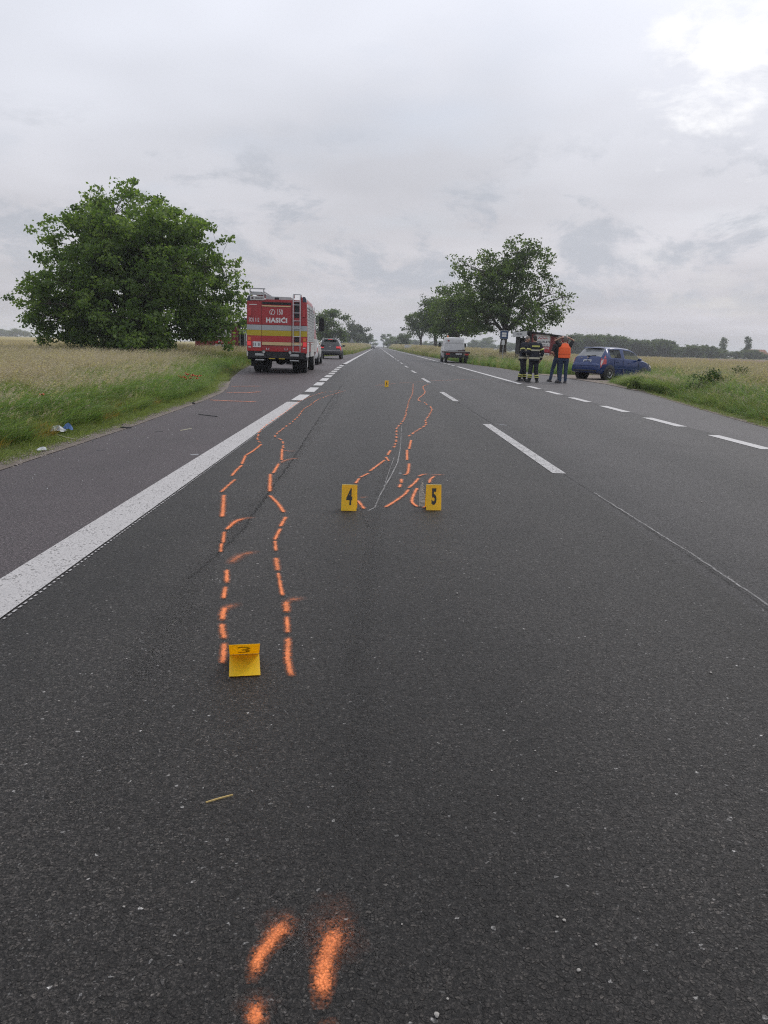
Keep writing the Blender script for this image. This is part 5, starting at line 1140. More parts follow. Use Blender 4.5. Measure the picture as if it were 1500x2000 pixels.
# right and left flanks: shutters with dark gaps, white lockers below
for sgn in (-1, 1):
    for k in range(3):
        y0 = 0.14+k*1.46; sh = MB().loft([[Vector((sgn*(x+.004), y, z)) for y in (y0, y0+1.36)]+[Vector((sgn*(x-.02), y, z)) for y in (y0+1.36, y0)] for x, z in ((HW, 1.28), (HW, 1.9), (HW-.015, 2.5), (HW-.045, 2.80))]).build('roller_shutter', 'shutter', ft)
        for q in range(12): zq = 1.36+q*.115; MB().b2(sgn*(HW-.02), sgn*(HW+.0075), y0+.03, y0+1.33, zq, zq+.012).build('shutter_slat', 'alu', sh)
        MB().b2(sgn*(HW-.01), sgn*(HW+.016), y0+1.37, y0+1.44, 1.0, 2.84).build('shutter_guide', 'alu', ft)
    for y0, y1 in ((0.06, 1.05), (2.2, 3.2), (3.25, 4.5)): lk = MB().b2(sgn*(HW-.05), sgn*(HW+.018), y0, y1, 0.66, 1.25).build('locker_door', 'engine_white', ft, bevel=0.02); MB().b2(sgn*(HW+.014), sgn*(HW+.03), y0+.1, y0+.22, 1.17, 1.20).build('handle', 'equip_black', lk)
# crew cab
CABF = [(4.62, .75, 1.75, 2.75, 1.19, 1.10), (4.70, .70, 1.75, 2.80, 1.215, 1.12), (5.0, .68, 1.75, 2.82, 1.215, 1.12), (5.9, .66, 1.75, 2.82, 1.215, 1.12), (6.0, .66, 1.75, 2.82, 1.215, 1.12), (6.85, .62, 1.72, 2.80, 1.215, 1.11), (7.12, .60, 1.62, 2.70, 1.20, 1.08), (7.20, .66, 1.4, 2.4, 1.15, 1.0)]
Bc = Body(CABF); Bc.build([(2, 3, 4, 5, .1, .1, .14, 'cab_window', 'dark_glass'), (4, 6, 4, 5, .1, .1, .14, 'cab_window', 'dark_glass'), (2, 3, 9, 10, .1, .1, .14, 'cab_window', 'dark_glass'), (4, 6, 9, 10, .1, .1, .14, 'cab_window', 'dark_glass')], 'engine_red', ft, name='cab')
MB().b2(-0.95, 0.95, 7.16, 7.24, 1.45, 2.35).build('windscreen', 'navy_glass', ft, bevel=0.02); MB().b2(-1.1, 1.1, 7.1, 7.4, 0.5, 0.95).build('front_bumper', 'engine_white', ft, bevel=0.05)
for sgn in (-1, 1):
    MB().b2(sgn*1.18, sgn*1.225, 4.75, 7.0, 0.85, 1.45).build('cab_panel', 'engine_white', ft, bevel=0.01)
    MB().tube([(sgn*1.15, 7.0, 2.55), (sgn*1.42, 7.1, 2.5), (sgn*1.42, 7.1, 1.8)], 0.02, 6).box((sgn*1.43, 7.08, 2.15), (0.24, 0.10, 0.62)).build('side_mirror', 'equip_black', ft, bevel=0.02)
MB().b2(-0.9, 0.9, 5.3, 5.8, 2.82, 2.98).build('light_bar', 'navy_glass', ft, bevel=0.03)
# ================================================================== people
mat('skin', (0.42, 0.24, 0.17), 0.55, var=0.12, scale=12); mat('hair_dark', (0.035, 0.028, 0.024), 0.8, var=0.3, scale=40); mat('hair_grey', (0.16, 0.14, 0.125), 0.8, var=0.3, scale=40); mat('eye', (0.02, 0.018, 0.016), 0.2)
mat('turnout_navy', (0.013, 0.015, 0.026), 0.85, var=0.35, scale=7, bump=0.5, bscale=12); mat('reflective_yellow', (0.56, 0.56, 0.14), 0.45, var=0.1, scale=20); mat('reflective_silver', (0.46, 0.44, 0.34), 0.4, var=0.12, scale=20)
mat('boot_black', (0.010, 0.010, 0.011), 0.45, var=0.3, scale=14); mat('denim', (0.030, 0.052, 0.105), 0.9, var=0.4, scale=8, bump=0.4, bscale=14); mat('shirt_black', (0.016, 0.016, 0.019), 0.9, var=0.3, scale=8, bump=0.4, bscale=12); mat('vest_orange', (0.92, 0.13, 0.025), 0.6, var=0.15, scale=6, bump=0.3, bscale=10); mat('shoe_dark', (0.03, 0.028, 0.03), 0.6)
def remeshed(name, mb, m, parent, vox=0.012, it=3):
    t = mb.build('tmp', m); rm = t.modifiers.new('r', 'REMESH'); rm.mode = 'VOXEL'; rm.voxel_size = vox; sm = t.modifiers.new('s', 'SMOOTH'); sm.factor = 0.5; sm.iterations = it
    me = bpy.data.meshes.new_from_object(t.evaluated_get(bpy.context.evaluated_depsgraph_get())); bpy.data.objects.remove(t)
    me.materials.clear(); me.materials.append(MATS[m]); me.shade_smooth(); me.name = name
    o = bpy.data.objects.new(name, me); COL.objects.link(o); o.parent = parent; return o
def limb(b, pts, rad):
    pts = [Vector(p) for p in pts]; b.tube(pts, rad, 12)
    for p, r in zip(pts, rad): b.ell(p, (r, r, r), 10, 7)
def oval(c, rx_, ry_, z, n=18, tw=0.0):
    return [Vector((c[0]+rx_*math.cos(2*math.pi*k/n), c[1]+ry_*math.sin(2*math.pi*k/n), z)) for k in range(n)]
def hand(b, w, d, up, side, curl=0.35, open_=1.0):
    """palm and five fingers leaving wrist w along d; up = back of the hand, side = thumb side"""
    d = Vector(d).normalized(); up = Vector(up); up = (up-d*up.dot(d)).normalized(); s = d.cross(up)*side; w = Vector(w)
    for k in range(4):
        t = w+d*0.035+s*(0.024-0.016*k); b.tube([w, t, w+d*0.085+s*(0.027-0.018*k)], [0.020, 0.016, 0.0125], 8)
    for k, l in enumerate((0.068, 0.078, 0.072, 0.056)):
        p = w+d*0.083+s*(0.030-0.020*k); q = p+d*l*0.5-up*l*0.18*curl; e = q+d*l*0.42-up*l*0.55*curl; limb(b, [p, q, e], [0.0105, 0.0095, 0.008])
    p = w+d*0.028+s*0.028; q = p+d*0.026+s*0.026; e = q+d*0.030+s*0.006-up*0.012; limb(b, [p, q, e], [0.0125, 0.0105, 0.009])
def person(name, label, loc, rz, J, wear, hair, vox=0.010):
    e = empty(name, loc, rz, label, 'person')
    def tc(z):                      # centre of the trunk at height z
        a, c = J['pelvis'], J['chest']; k = (z-a[2])/(c[2]-a[2]); return (a[0]+(c[0]-a[0])*k, a[1]+(c[1]-a[1])*k)
    bulky = wear == 'turnout'; b = MB()
    T = [(0.86, .12, .10), (0.94, .155, .112), (1.08, .142, .10), (1.22, .158, .108), (1.34, .172, .112), (1.43, .165, .09), (1.48, .10, .07)]
    b.loft([oval(tc(z), x, y, z) for z, x, y in T])
    hd = Vector(J['head']); nk = Vector((*tc(1.46), 1.46)); limb(b, [nk, hd+Vector((0, -0.02, -0.07))], [0.062, 0.056])
    hr = J.get('head_rot', (0, 0, 0)); HM = Euler(hr).to_matrix()
    def hp(x, y, z): return hd+HM @ Vector((x, y, z))
    b.ell(hd, (0.077, 0.098, 0.118), 16, 12, hr); b.ell(hp(0, 0.030, -0.06), (0.058, 0.062, 0.066), 12, 8, hr); b.ell(hp(0, 0.10, -0.012), (0.013, 0.022, 0.024), 8, 6, hr)
    b.ell(hp(0, 0.086, -0.062), (0.026, 0.012, 0.012), 8, 6, hr); b.ell(hp(0, 0.088, 0.032), (0.05, 0.012, 0.012), 8, 6, hr)
    for s in (-1, 1): b.ell(hp(s*0.080, -0.005, -0.008), (0.012, 0.022, 0.034), 8, 6, hr)
    for s, S in ((-1, 'l'), (1, 'r')):
        sh, el, wr = J['sh_'+S], J['el_'+S], J['wr_'+S]; limb(b, [sh, el, wr], [0.056, 0.043, 0.030])
        dv = Vector(J.get('hd_'+S, Vector(wr)-Vector(el))); hand(b, Vector(wr)+dv.normalized()*0.012, dv, J.get('hu_'+S, (s, 0, 0.2)), J.get('ht_'+S, s), J.get('hc_'+S, 0.5))
        hp_, kn, an = J['hip_'+S], J['kn_'+S], J['an_'+S]; limb(b, [hp_, kn, an], [0.084, 0.056, 0.040]); limb(b, [an, Vector(an)+Vector(J.get('toe_'+S, (0, 0.15, -0.05)))], [0.040, 0.032])
    remeshed('body', b, 'skin', e, 0.0085, 2)
    for s in (-1, 1): MB().ell(hp(s*0.032, 0.094, 0.012), (0.012, 0.007, 0.009), 8, 6).build('eye', 'eye', e)
    h = MB(); h.ell(hp(0, -0.012, 0.022), (0.086, 0.098, 0.112), 14, 10, hr); h.ell(hp(0, -0.05, -0.03), (0.074, 0.055, 0.075), 12, 8, hr)
    ho = remeshed('hair', h, hair, e, 0.010, 1)
    if True:                        # trim the hair off the face
        bm = bmesh.new(); bm.from_mesh(ho.data); inv = HM.inverted(); kill = []
        for f in bm.faces:
            q = inv @ (f.calc_center_median()-hd)
            if (q.y > 0.035 and q.z < 0.062) or (q.z < 0.0 and q.y > 0.0): kill.append(f)
        bmesh.ops.delete(bm, geom=kill, context='FACES'); bm.to_mesh(ho.data); bm.free()
    # trousers
    k = 1.30 if bulky else 1.12; tb = MB(); tb.loft([oval(tc(z), x*(1.10 if bulky else 1.06), y*(1.16 if bulky else 1.1), z) for z, x, y in [(0.84, .13, .11), (0.92, .160, .115), (1.04, .150, .108)]])
    for S in 'lr':
        hp_, kn, an = [Vector(J[q+S]) for q in ('hip_', 'kn_', 'an_')]; low = an+(kn-an)*(0.16 if bulky else 0.02)
        limb(tb, [hp_, kn, low], [0.090*k*(.96 if bulky else 1), 0.064*k, 0.050*k*(1.22 if bulky else 1.05)])
    remeshed('trousers', tb, 'turnout_navy' if bulky else 'denim', e, 0.013, 3)
    for S in 'lr':
        an = Vector(J['an_'+S]); toe = an+Vector(J.get('toe_'+S, (0, 0.15, -0.05))); kn = Vector(J['kn_'+S]); f = MB()
        if bulky: limb(f, [an+(kn-an)*0.42, an+(kn-an)*0.1, Vector((an.x, an.y, 0.07))], [0.066, 0.062, 0.058])
        limb(f, [Vector((an.x, an.y, 0.055)), Vector((toe.x, toe.y, 0.05))], [0.055, 0.047])
        dv = (toe-an); dv.z = 0; dv.normalize(); f.box((an.x+dv.x*0.06, an.y+dv.y*0.06, 0.018), (0.10, 0.30, 0.036), (0, 0, math.atan2(-dv.x, dv.y)))
        remeshed('boot' if bulky else 'shoe', f, 'boot_black' if bulky else 'shoe_dark', e, 0.012, 2)
    # top
    jb = MB()
    if bulky:
        jb.loft([oval(tc(z), x, y, z) for z, x, y in [(0.80, .205, .165), (0.92, .205, .165), (1.08, .195, .155), (1.24, .205, .158), (1.36, .212, .155), (1.44, .185, .118), (1.52, .095, .085)]])
        for S in 'lr': limb(jb, [J['sh_'+S], J['el_'+S], Vector(J['wr_'+S])+(Vector(J['el_'+S])-Vector(J['wr_'+S]))*0.08], [0.092, 0.078, 0.064])
        remeshed('jacket', jb, 'turnout_navy', e, 0.014, 3)
    else:
        jb.loft([oval(tc(z), x, y, z) for z, x, y in [(0.93, .172, .125), (1.08, .165, .118), (1.22, .178, .124), (1.35, .188, .126), (1.43, .172, .10), (1.50, .085, .075)]])
        for S in 'lr':
            a, c = Vector(J['sh_'+S]), Vector(J['el_'+S]); limb(jb, [a, a.lerp(c, 0.72)], [0.078, 0.064])
        remeshed('shirt', jb, 'shirt_black', e, 0.013, 2)
    def band(z0, z1, x, y, m, nm='reflective_band', a0=0, a1=None, n=40):
        ring = []
        for z in (z0, z1):
            c = tc((z0+z1)/2); ks = range(n) if a1 is None else [a0+(a1-a0)*q/(n-1) for q in range(n)]
            ring.append([Vector((c[0]+x*math.cos(2*math.pi*q/n if a1 is None else q), c[1]+y*math.sin(2*math.pi*q/n if a1 is None else q), z)) for q in ks])
        o = MB().loft(ring, cap=False, closed=a1 is None).build(nm, m, e, fix=False); so = o.modifiers.new('s', 'SOLIDIFY'); so.thickness = 0.006; so.offset = 0
    def cuff(p, q, t, r, w, m):
        p, q = Vector(p), Vector(q); d = (q-p).normalized(); c = p.lerp(q, t); o = MB().tube([c-d*w/2, c+d*w/2], r, 16, cap=False).build('reflective_band', m, e, smooth=True, fix=False); so = o.modifiers.new('s', 'SOLIDIFY'); so.thickness = 0.006; so.offset = 0
    if bulky:
        band(0.885, 0.955, .211, .171, 'reflective_silver'); band(1.185, 1.245, .210, .163, 'reflective_silver')
        for S in 'lr':
            cuff(J['sh_'+S], J['el_'+S], 0.62, 0.091, 0.055, 'reflective_yellow'); cuff(J['el_'+S], J['wr_'+S], 0.62, 0.079, 0.055, 'reflective_silver')
            cuff(J['kn_'+S], J['an_'+S], 0.58, 0.088, 0.055, 'reflective_yellow'); cuff(J['kn_'+S], J['an_'+S], 0.76, 0.086, 0.03, 'reflective_yellow')
        band(1.335, 1.395, .218, .163, 'reflective_yellow', 'back_badge', R(225), R(315), 12)
    if wear == 'vest':
        vb = MB(); vb.loft([oval(tc(z), x, y, z) for z, x, y in [(0.95, .235, .175), (1.08, .228, .168), (1.22, .232, .168), (1.35, .225, .158), (1.43, .180, .122), (1.505, .10, .088)]]); remeshed('hi_vis_vest', vb, 'vest_orange', e, 0.013, 2)
        band(1.10, 1.15, .236, .176, 'vest_orange', 'vest_band')
    return e
BASE = dict(pelvis=(0, 0, 0.94), chest=(0, 0.01, 1.36), head=(0, 0.03, 1.655), sh_l=(-.19, 0, 1.42), sh_r=(.19, 0, 1.42), el_l=(-.26, -.03, 1.13), el_r=(.26, -.03, 1.13), wr_l=(-.22, .16, .98), wr_r=(.22, .16, .98),
            hip_l=(-.095, 0, .90), hip_r=(.095, 0, .90), kn_l=(-.11, .03, .49), kn_r=(.11, .03, .49), an_l=(-.12, -.01, .09), an_r=(.12, -.01, .09))
def J_(**k): d = dict(BASE); d.update(k); return d
def fr(fx, fy): return math.atan2(-fx, fy)
q = G(1020, 745); person('person', 'firefighter in dark turnout suit facing sideways with head bowed', (q[0], q[1]+0.15, 0), fr(0.85, -0.35), J_(chest=(0, .05, 1.36), head=(0.0, .13, 1.62), head_rot=(R(-22), 0, R(-12)), el_l=(-.27, .05, 1.14), wr_l=(-.12, .27, 1.08), el_r=(.27, .03, 1.14), wr_r=(.12, .27, 1.06), kn_l=(-.10, .05, .49), an_l=(-.12, .08, .09), an_r=(.12, -.08, .09)), 'turnout', 'hair_grey')
q = G(1041, 747); person('person', 'firefighter in dark turnout suit with yellow bands seen from behind', (q[0], q[1]+0.08, 0), fr(-0.12, 1), J_(head=(-.01, .05, 1.65), head_rot=(R(-14), 0, R(8)), an_l=(-.15, -.02, .09), an_r=(.16, .0, .09), toe_r=(.07, .13, -.05), toe_l=(-.06, .14, -.05), wr_l=(-.20, .14, 1.0), wr_r=(.27, .05, .88), el_r=(.30, -.04, 1.14)), 'turnout', 'hair_dark')
q = G(1085, 746); person('person', 'person in black t-shirt and jeans walking beside the orange vest', (q[0]+.02, q[1]+0.15, 0), fr(-0.35, 0.95), J_(pelvis=(0.05, 0, .94), chest=(0.05, .02, 1.36), head=(.07, .06, 1.655), sh_l=(-.14, 0, 1.42), sh_r=(.24, 0, 1.42), el_l=(-.26, -.03, 1.15), wr_l=(-.05, .05, .97), el_r=(.30, .16, 1.50), wr_r=(.10, .16, 1.70), hd_r=(-1, 0, .1), hu_r=(0, .4, 1), hip_l=(-.04, 0, .9), hip_r=(.14, 0, .9), kn_l=(-.10, .10, .5), an_l=(-.20, .06, .09), kn_r=(.13, .02, .49), an_r=(.10, -.10, .09)), 'shirt', 'hair_grey')
q = G(1099, 748.5); person('person', 'person in orange safety vest and jeans with both hands raised to the head', (q[0], q[1]+0.08, 0), fr(0.1, 1), J_(head=(0, .05, 1.655), head_rot=(R(-6), 0, 0), el_l=(-.37, .06, 1.60), wr_l=(-.145, .06, 1.725), hd_l=(1, .1, .12), hu_l=(0, -.7, .7), ht_l=-1, el_r=(.31, .10, 1.62), wr_r=(.135, .03, 1.72), hd_r=(-1, 0, .1), hu_r=(0, -.7, .7), ht_r=1, an_l=(-.10, -.02, .09), an_r=(.11, .02, .09), kn_l=(-.10, .02, .49), kn_r=(.10, .03, .49), toe_l=(-.12, .10, -.05)), 'vest', 'hair_grey')
# ================================================================== shelter, signs, boards
mat('shelter_red', (0.20, 0.022, 0.026), 0.6, var=0.3, scale=2, bump=0.2, bscale=20); mat('shelter_dark', (0.030, 0.026, 0.028), 0.8, var=0.3, scale=4); mat('roof_felt', (0.022, 0.022, 0.024), 0.9, var=0.3, scale=5); mat('board_white', (0.55, 0.55, 0.56), 0.6, var=0.12, scale=3); mat('ad_red', (0.36, 0.014, 0.03), 0.5); mat('ad_ink', (0.03, 0.03, 0.045), 0.6); mat('ad_pale', (0.62, 0.60, 0.60), 0.6)
mat('sign_blue', (0.012, 0.04, 0.12), 0.4); mat('galv', (0.33, 0.34, 0.35), 0.5, 0.5, var=0.2, scale=9); mat('sign_back', (0.045, 0.055, 0.062), 0.6, var=0.2, scale=5); mat('bench_wood', (0.16, 0.10, 0.06), 0.8, var=0.3, scale=8)
def shelter(name, label, loc, rz, mirror=1, W_=3.05, D_=6.4):
    """local: near corner at the origin; gable wall along +X, open front along +Y"""
    e = empty(name, loc, rz, label, 'bus shelter'); h0, h1 = 2.62, 2.30; m = mirror
    nb = 14
    for k in range(nb):                                    # upright boards of the gable wall
        x0, x1 = W_*k/nb+.006, W_*(k+1)/nb-.006; za = h0+(h1-h0)*x0/W_; zb = h0+(h1-h0)*x1/W_
        MB().poly([(m*x0, 0.0, 0.05), (m*x1, 0.0, 0.05), (m*x1, 0.0, zb-.04), (m*x0, 0.0, za-.04)], 0.035+0.004*(k % 2), (0, 1, 0)).build('wall_board', 'shelter_red', e)
    MB().b2(m*W_-m*.05, m*W_, 0.04, D_, 0, h1-.05).build('back_wall', 'shelter_dark', e); MB().b2(0.02*m, W_*m, D_-.06, D_, 0, h1).build('end_wall', 'shelter_dark', e)
    for y in (0.05, D_/2, D_-.05): MB().b2(0, m*.10, y-.05, y+.05, 0, h0-.03).build('post', 'shelter_dark', e)
    MB().b2(m*.02, m*.06, D_*.72, D_, 0, h0-.1).b2(m*.02, m*.06, 0.1, D_*.2, 0, h0-.1).build('front_board', 'shelter_dark', e)
    MB().poly([(-m*.28, -.22, h0+.04), (m*(W_+.22), -.22, h1-.02), (m*(W_+.22), D_+.15, h1-.02), (-m*.28, D_+.15, h0+.04)], 0.10, (0, 0, 1)).build('roof', 'roof_felt', e)
    MB().b2(m*(W_-.6), m*(W_-.15), .5, D_-.5, .42, .47).build('bench', 'bench_wood', e)
    fs_ = MB().box((-m*.31, D_*.5, h0-.08), (.05, D_*.96, .40)).build('name_board', 'board_white', e)
    text('name_text', 'HORNA SALAS', 'ad_ink', fs_, 0.26, (-m*.338, D_*.5, h0-.08), 1.5, (R(90), 0, R(-90) if m > 0 else R(90)), thick=0.003)
    return e
def advert(parent, x, z, m, sc=1.0, y=-0.02):
    """stack of advertising boards on a wall: zigzag mark, red board, phone board"""
    a = MB().b2(x-.62*sc, x+.62*sc, y-.02, y+.012, z+.55*sc, z+1.55*sc).build('advert_board', 'ad_pale', parent)
    f = MB(); 
    for q in ((x-.60*sc, x+.60*sc, z+1.50*sc, z+1.53*sc), (x-.60*sc, x+.60*sc, z+.57*sc, z+.60*sc), (x-.60*sc, x-.575*sc, z+.60*sc, z+1.50*sc), (x+.575*sc, x+.60*sc, z+.60*sc, z+1.50*sc)): f.b2(q[0], q[1], y-.024, y-.019, q[2], q[3])
    f.build('advert_frame', 'shelter_red', a)
    zz = []; n = 7
    for k in range(n): zz.append((x-.42*sc+.80*sc*k/(n-1), y-.024, z+(1.23 if k % 2 else 1.12)*sc))
    up_ = [(p[0], p[1], p[2]+.07*sc) for p in zz]; MB().poly(zz+up_[::-1], .004, (0, 1, 0)).build('zigzag_mark', 'ad_red', a)
    text('advert_text', 'DRUBLEN', 'ad_ink', a, .21*sc, (x, y-.024, z+.93*sc), 1.15, bold=.006, space=1.15); text('advert_text', 'www.drublen.sk', 'ad_ink', a, .13*sc, (x+.02, y-.024, z+.70*sc), 1.0, bold=.003); text('advert_text', 'STAVEBNA FIRMA', 'ad_red', a, .09*sc, (x, y-.024, z+1.37*sc), 1.0)
    r_ = MB().b2(x-.62*sc, x+.62*sc, y-.02, y+.012, z+.10*sc, z+.52*sc).build('advert_board', 'ad_red', parent)
    text('advert_text', 'BETONOVE', 'ad_pale', r_, .20*sc, (x+.05, y-.024, z+.41*sc), 1.0, bold=.006); text('advert_text', 'PLOTY', 'ad_pale', r_, .19*sc, (x-.1, y-.024, z+.22*sc), 1.0, bold=.006)
    w_ = MB().b2(x-.62*sc, x+.62*sc, y-.02, y+.012, z-.52*sc, z+.02*sc).build('advert_board', 'board_white', parent)
    text('advert_text', '0910 910 900', 'ad_ink', w_, .19*sc, (x, y-.024, z-.12*sc), 1.0, bold=.006); text('advert_text', 'betonove ploty', 'ad_ink', w_, .12*sc, (x, y-.024, z-.36*sc), 1.0)
    return a
nc = atY(1034, 700, 62.5)
sh1 = shelter('bus_shelter', 'dark red wooden bus shelter with adverts on its end wall', (nc[0], 62.5, -0.02), R(0.5), 1)
advert(sh1, 0.98, 1.02, 1, 0.98)
lc = atY(476, 690, 60.0)
sh2 = shelter('bus_shelter', 'red bus shelter with an advert half hidden behind the broad tree', (lc[0]-0.3, 60.0, -0.02), R(3), -1, W_=3.4, D_=4.6)
advert(sh2, -1.25, 0.98, -1, 1.0)
# bus stop sign by the walnut
bp = atY(981, 700, 60.0)
bs = empty('bus_stop_sign', (bp[0], 60.0, -0.05), R(-4), 'square blue bus stop sign on a grey pole in front of the walnut', 'road sign')
MB().tube([(0, 0, 0), (0.03, 0, 2.75)], 0.035, 10).build('pole', 'galv', bs, smooth=True)
pl_ = MB().b2(-.29, .35, -.06, -.035, 2.06, 2.70).build('sign_plate', 'galv', bs, bevel=.01); MB().b2(-.255, .315, -.068, -.059, 2.095, 2.665).build('blue_field', 'sign_blue', pl_)
MB().b2(-.14, .20, -.074, -.066, 2.22, 2.36).b2(-.14, .20, -.074, -.066, 2.395, 2.55).build('bus_symbol', 'ad_pale', pl_); MB().b2(-.13, .12, -.055, -.035, 1.62, 1.96).build('timetable_plate', 'board_white', bs, bevel=.005)
# the bus stop sign of the other direction, seen from the back, beside the red shelter
bq = atY(478, 690, 57.0)
b2_ = empty('bus_stop_sign', (bq[0], 57.0, -0.05), R(0), 'dark back of a square road sign on a pole beside the fire engine', 'road sign')
MB().tube([(0, 0, 0), (0, 0, 3.05)], 0.035, 10).build('pole', 'galv', b2_, smooth=True); MB().b2(-.28, .30, .04, .065, 2.28, 2.98).build('sign_plate', 'sign_back', b2_, bevel=.01); MB().b2(-.12, .26, .04, .06, 1.85, 2.18).build('timetable_plate', 'board_white', b2_, bevel=.005); MB().b2(-.20, .22, .038, .05, 2.58, 2.62).build('bracket', 'galv', b2_)
# warning triangle from behind and the white board far ahead
tq = atY(687, 680, 150.0); ts = empty('warning_sign', (tq[0], 150.0, -0.05), 0, 'grey back of a triangular warning sign before the far trees', 'road sign')
MB().tube([(0, 0, 0), (0, 0, 2.9)], 0.04, 8).build('pole', 'galv', ts, smooth=True); MB().poly([(-.55, -.05, 1.75), (.55, -.05, 1.75), (0, -.05, 2.75)], .02, (0, -1, 0)).build('triangle_plate', 'galv', ts, bevel=.01)
wq = atY(797, 680, 185.0); wb = empty('roadside_board', (wq[0], 185.0, -0.05), 0, 'white roadside board on two posts among the right hand trees', 'sign')
MB().b2(-.85, .85, 0, .05, 1.1, 1.75).build('board', 'board_white', wb); 
for x in (-.6, .6): MB().b2(x-.04, x+.04, .05, .12, 0, 1.7).build('post', 'shelter_dark', wb)
# ================================================================== debris and small things
mat('black_rubber', (0.012, 0.012, 0.013), 0.55, var=0.3, scale=60); mat('straw', (0.46, 0.33, 0.12), 0.7, var=0.3, scale=80)
mat('white_film', (0.46, 0.48, 0.50), 0.45, var=0.15, scale=40); mat('blue_film', (0.05, 0.13, 0.32), 0.4, var=0.2, scale=40)
mat('pale_wood', (0.42, 0.40, 0.28), 0.8, var=0.2, scale=60); mat('grey_plastic', (0.10, 0.10, 0.105), 0.5, var=0.2, scale=50)
def strip3d(name, pp, w, th, m, label, cat, z=0.0, arch=0.0, group=None):
    P_ = smooth_path(gp(*pp), 6); n = len(P_); c = Vector((P_[0][0], P_[0][1], 0)); b = MB(); rings = []
    for i, p in enumerate(P_):
        a, q = P_[max(i-1, 0)], P_[min(i+1, n-1)]; d = Vector((q[0]-a[0], q[1]-a[1], 0)).normalized(); s = Vector((d.y, -d.x, 0))
        zz = z+arch*math.sin(math.pi*i/(n-1)); k = 0.55+0.45*math.sin(math.pi*(0.12+0.76*i/(n-1))); o_ = Vector((p[0], p[1], zz))-c
        rings.append([o_-s*w/2*k, o_+s*w/2*k, o_+s*w/2*k*0.7+Vector((0, 0, th)), o_-s*w/2*k*0.7+Vector((0, 0, th))])
    b.loft(rings); return tag(b.build(name, m, loc=c), label, cat, group)
def crumple(name, px, py, sx, sy, sz, m, label, cat, seed, rz=0.0, parent=None, loc=None, n=9, z0=0.0):
    rnd = random.Random(seed); b = MB(); vs = []; fs = []
    for j in range(n):
        for i in range(n):
            u, v = i/(n-1)-.5, j/(n-1)-.5; e = max(0, 1-2.4*(u*u+v*v)*1.2)
            vs.append((u*sx*(1+rnd.uniform(-.25, .25)), v*sy*(1+rnd.uniform(-.25, .25)), z0+sz*e*rnd.uniform(0.15, 1.0)+0.002))
    for j in range(n-1):
        for i in range(n-1): fs.append((j*n+i, j*n+i+1, (j+1)*n+i+1, (j+1)*n+i))
    b.add(vs, fs); o = b.build(name, m, parent, fix=False)
    so = o.modifiers.new('solid', 'SOLIDIFY'); so.thickness = 0.0015
    if parent is None:
        p = G(px, py); o.location = (p[0], p[1], 0.0); o.rotation_euler = (0, 0, rz); tag(o, label, cat)
    elif loc: o.location = loc
    return o
strip3d('trim_strip', [(388, 809.5), (398, 811), (424, 814)], 0.028, 0.012, 'black_rubber', 'bent black rubber trim strip lying across the paved shoulder', 'car part')
strip3d('plastic_fragment', [(236, 836), (245, 836.5), (256, 836)], 0.05, 0.02, 'black_rubber', 'flat black plastic fragment on the gravel edge of the shoulder', 'car part')
bl = tag(MB().ell((0, 0, 0.018), (0.035, 0.03, 0.02), 8, 5).box((0.01, 0, 0.05), (0.012, 0.012, 0.05), (0.2, 0.4, 0)).build('plastic_clip', 'black_rubber', loc=tuple(G(378, 789))), 'small black upright plastic clip on the gravel edge', 'car part')
bag = crumple('plastic_bag', 112, 850, 0.20, 0.15, 0.09, 'white_film', 'crumpled white plastic bag with a blue end in the grass', 'litter', 5, 0.3, z0=0.05)
bb = crumple('blue_end', 0, 0, 0.12, 0.12, 0.10, 'blue_film', None, None, 6, parent=bag, loc=(0.12, 0.07, 0.06), n=6)
crumple('paper_scrap', 82, 881, 0.11, 0.07, 0.04, 'white_film', 'torn white paper scrap where the gravel meets the grass', 'litter', 7, 0.8, n=6, z0=0.012)
strip3d('dry_stalk', [(112, 854), (128, 859), (147, 863)], 0.008, 0.006, 'pale_wood', 'pale dry stalk lying at the edge of the grass', 'stalk', z=0.03)
strip3d('straw', [(402, 1568), (425, 1561), (455, 1553)], 0.0048, 0.003, 'straw', 'single yellow straw lying on the dark asphalt', 'straw')
for k, (pp, m, lab) in enumerate([([(188, 880), (204, 879)], 'grey_plastic', 'thin grey plastic sliver on the shoulder below the white bag'), ([(352, 841), (374, 837)], 'pale_wood', 'pale narrow splinter on the shoulder near the white edge line'),
                                  ([(293, 835), (306, 834)], 'grey_plastic', 'short grey plastic splinter beside the black plastic fragment'), ([(301, 844), (318, 843)], 'black_rubber', 'short black splinter on the shoulder'),
                                  ([(372, 190+699), (388, 887.5)], 'white_film', 'small white plastic chip beside the solid edge line'), ([(180, 863), (182, 858)], 'black_rubber', 'tiny black plastic peg on the gravel edge'),
                                  ([(975, 829), (990, 831)], 'white_film', 'narrow white plastic sliver beside the long centre dash'), ([(616, 771.5), (624, 771.8)], 'black_rubber', 'short black rubber scrap near the faint orange dashes'),
                                  ([(779, 924.5), (784, 925)], 'white_film', 'tiny white plastic chip between the orange tracks')]):
    strip3d('fragment', pp, 0.014+0.004*(k % 3), 0.005, m, lab, 'fragment')
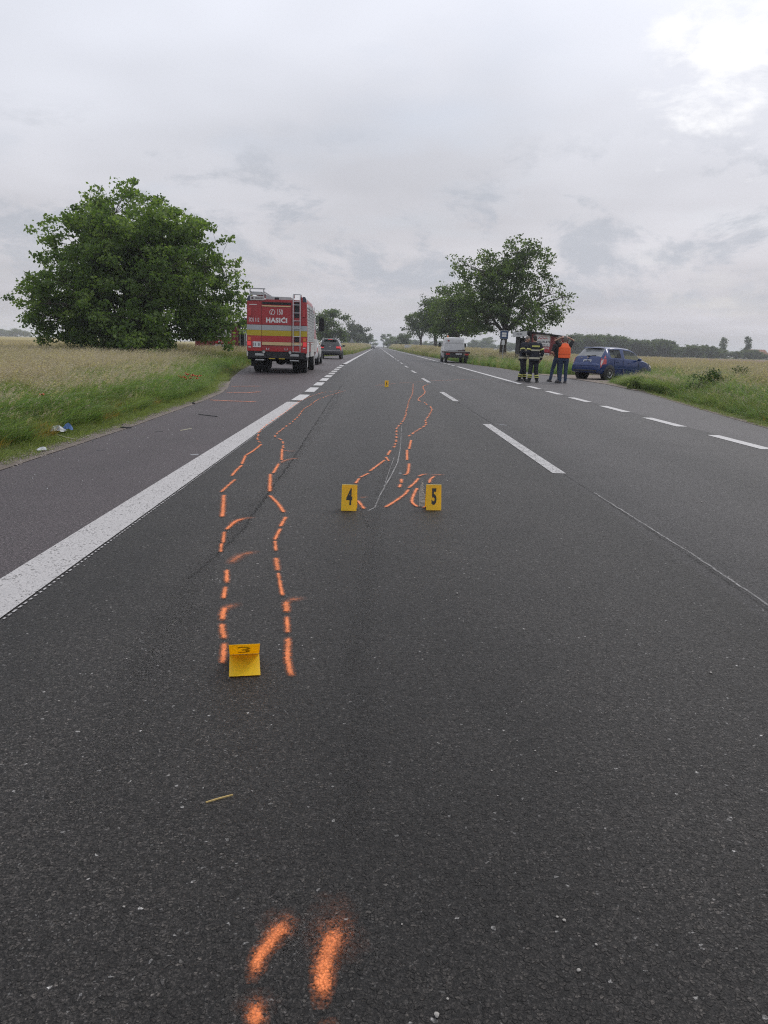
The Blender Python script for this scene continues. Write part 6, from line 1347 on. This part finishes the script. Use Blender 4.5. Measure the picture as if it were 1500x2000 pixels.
# pale pebbles lying on the lane
mat('pebble', (0.36, 0.34, 0.31), 0.85, var=0.3, scale=90)
rp = random.Random(4)
pb = MB().ell((0, 0, 0.0035), (0.006, 0.005, 0.0038), 7, 5)
pb.v = [(x*(1+rp.uniform(-.2, .2)), y*(1+rp.uniform(-.2, .2)), z) for x, y, z in pb.v]
p0 = None
for k, (px, py, s) in enumerate([(1088, 1792, .9), (1102, 1799, 1.1), (1130, 1897, 1.2), (853, 1985, 1.6), (1388, 1315, 1.5), (1045, 1467, .8), (960, 1506, .9), (1086, 1508, .8), (972, 1555, .6), (242, 1772, .8), (1164, 1846, .9),
                                 (115, 1370, .9), (1241, 1113, 1.4), (810, 1130, 1.2), (893, 1160, 1.6), (1370, 981, 2.0), (874, 1952, .8), (785, 1806, .6), (1010, 1447, .6)]):
    if p0 is None: o = p0 = pb.build('pebble', 'pebble', smooth=True)
    else: o = p0.copy(); COL.objects.link(o)
    p = G(px, py); o.location = (p[0], p[1], 0.0); o.scale = (s*.62, s*.62, s*.62); o.rotation_euler = (0, 0, rp.random()*6)
    tag(o, 'pale pebble lying loose on the dark asphalt lane', 'pebble', 'loose pebbles on the asphalt')
# crumbs of glass and grit scattered over the shoulder
gbm = MB(); mat('glass_crumb', (0.55, 0.56, 0.56), 0.3)
for k in range(300):
    y = rp.uniform(6, 22); x = rp.uniform(max(EL(y), -3.8)+0.05, -1.9) if rp.random() < 0.75 else rp.uniform(-1.5, 1.6)
    s = rp.uniform(0.002, 0.0055)
    gbm.box((x, y, s*0.4), (s, s*1.4, s*0.7), (rp.random(), rp.random(), rp.random()*3))
tag(gbm.build('glass_crumbs', 'glass_crumb'), 'crumbs of broken glass and grit over the shoulder', 'debris', kind='stuff')
# ================================================================== haze: even thin air round everything
hz = bpy.data.materials.new('haze_air'); hz.use_nodes = True; t = hz.node_tree; t.nodes.remove(t.nodes['Principled BSDF'])
pv = N(t, 'ShaderNodeVolumePrincipled'); pv.inputs['Color'].default_value = (0.86, 0.90, 0.97, 1); pv.inputs['Density'].default_value = 0.00042; pv.inputs['Anisotropy'].default_value = 0.2
L(t, pv.outputs[0], t.nodes['Material Output'].inputs['Volume'])
ho_ = MB().b2(-2600, 2600, -70, 3600, -1.2, 20.0).build('haze', hz); tag(ho_, kind='stuff')
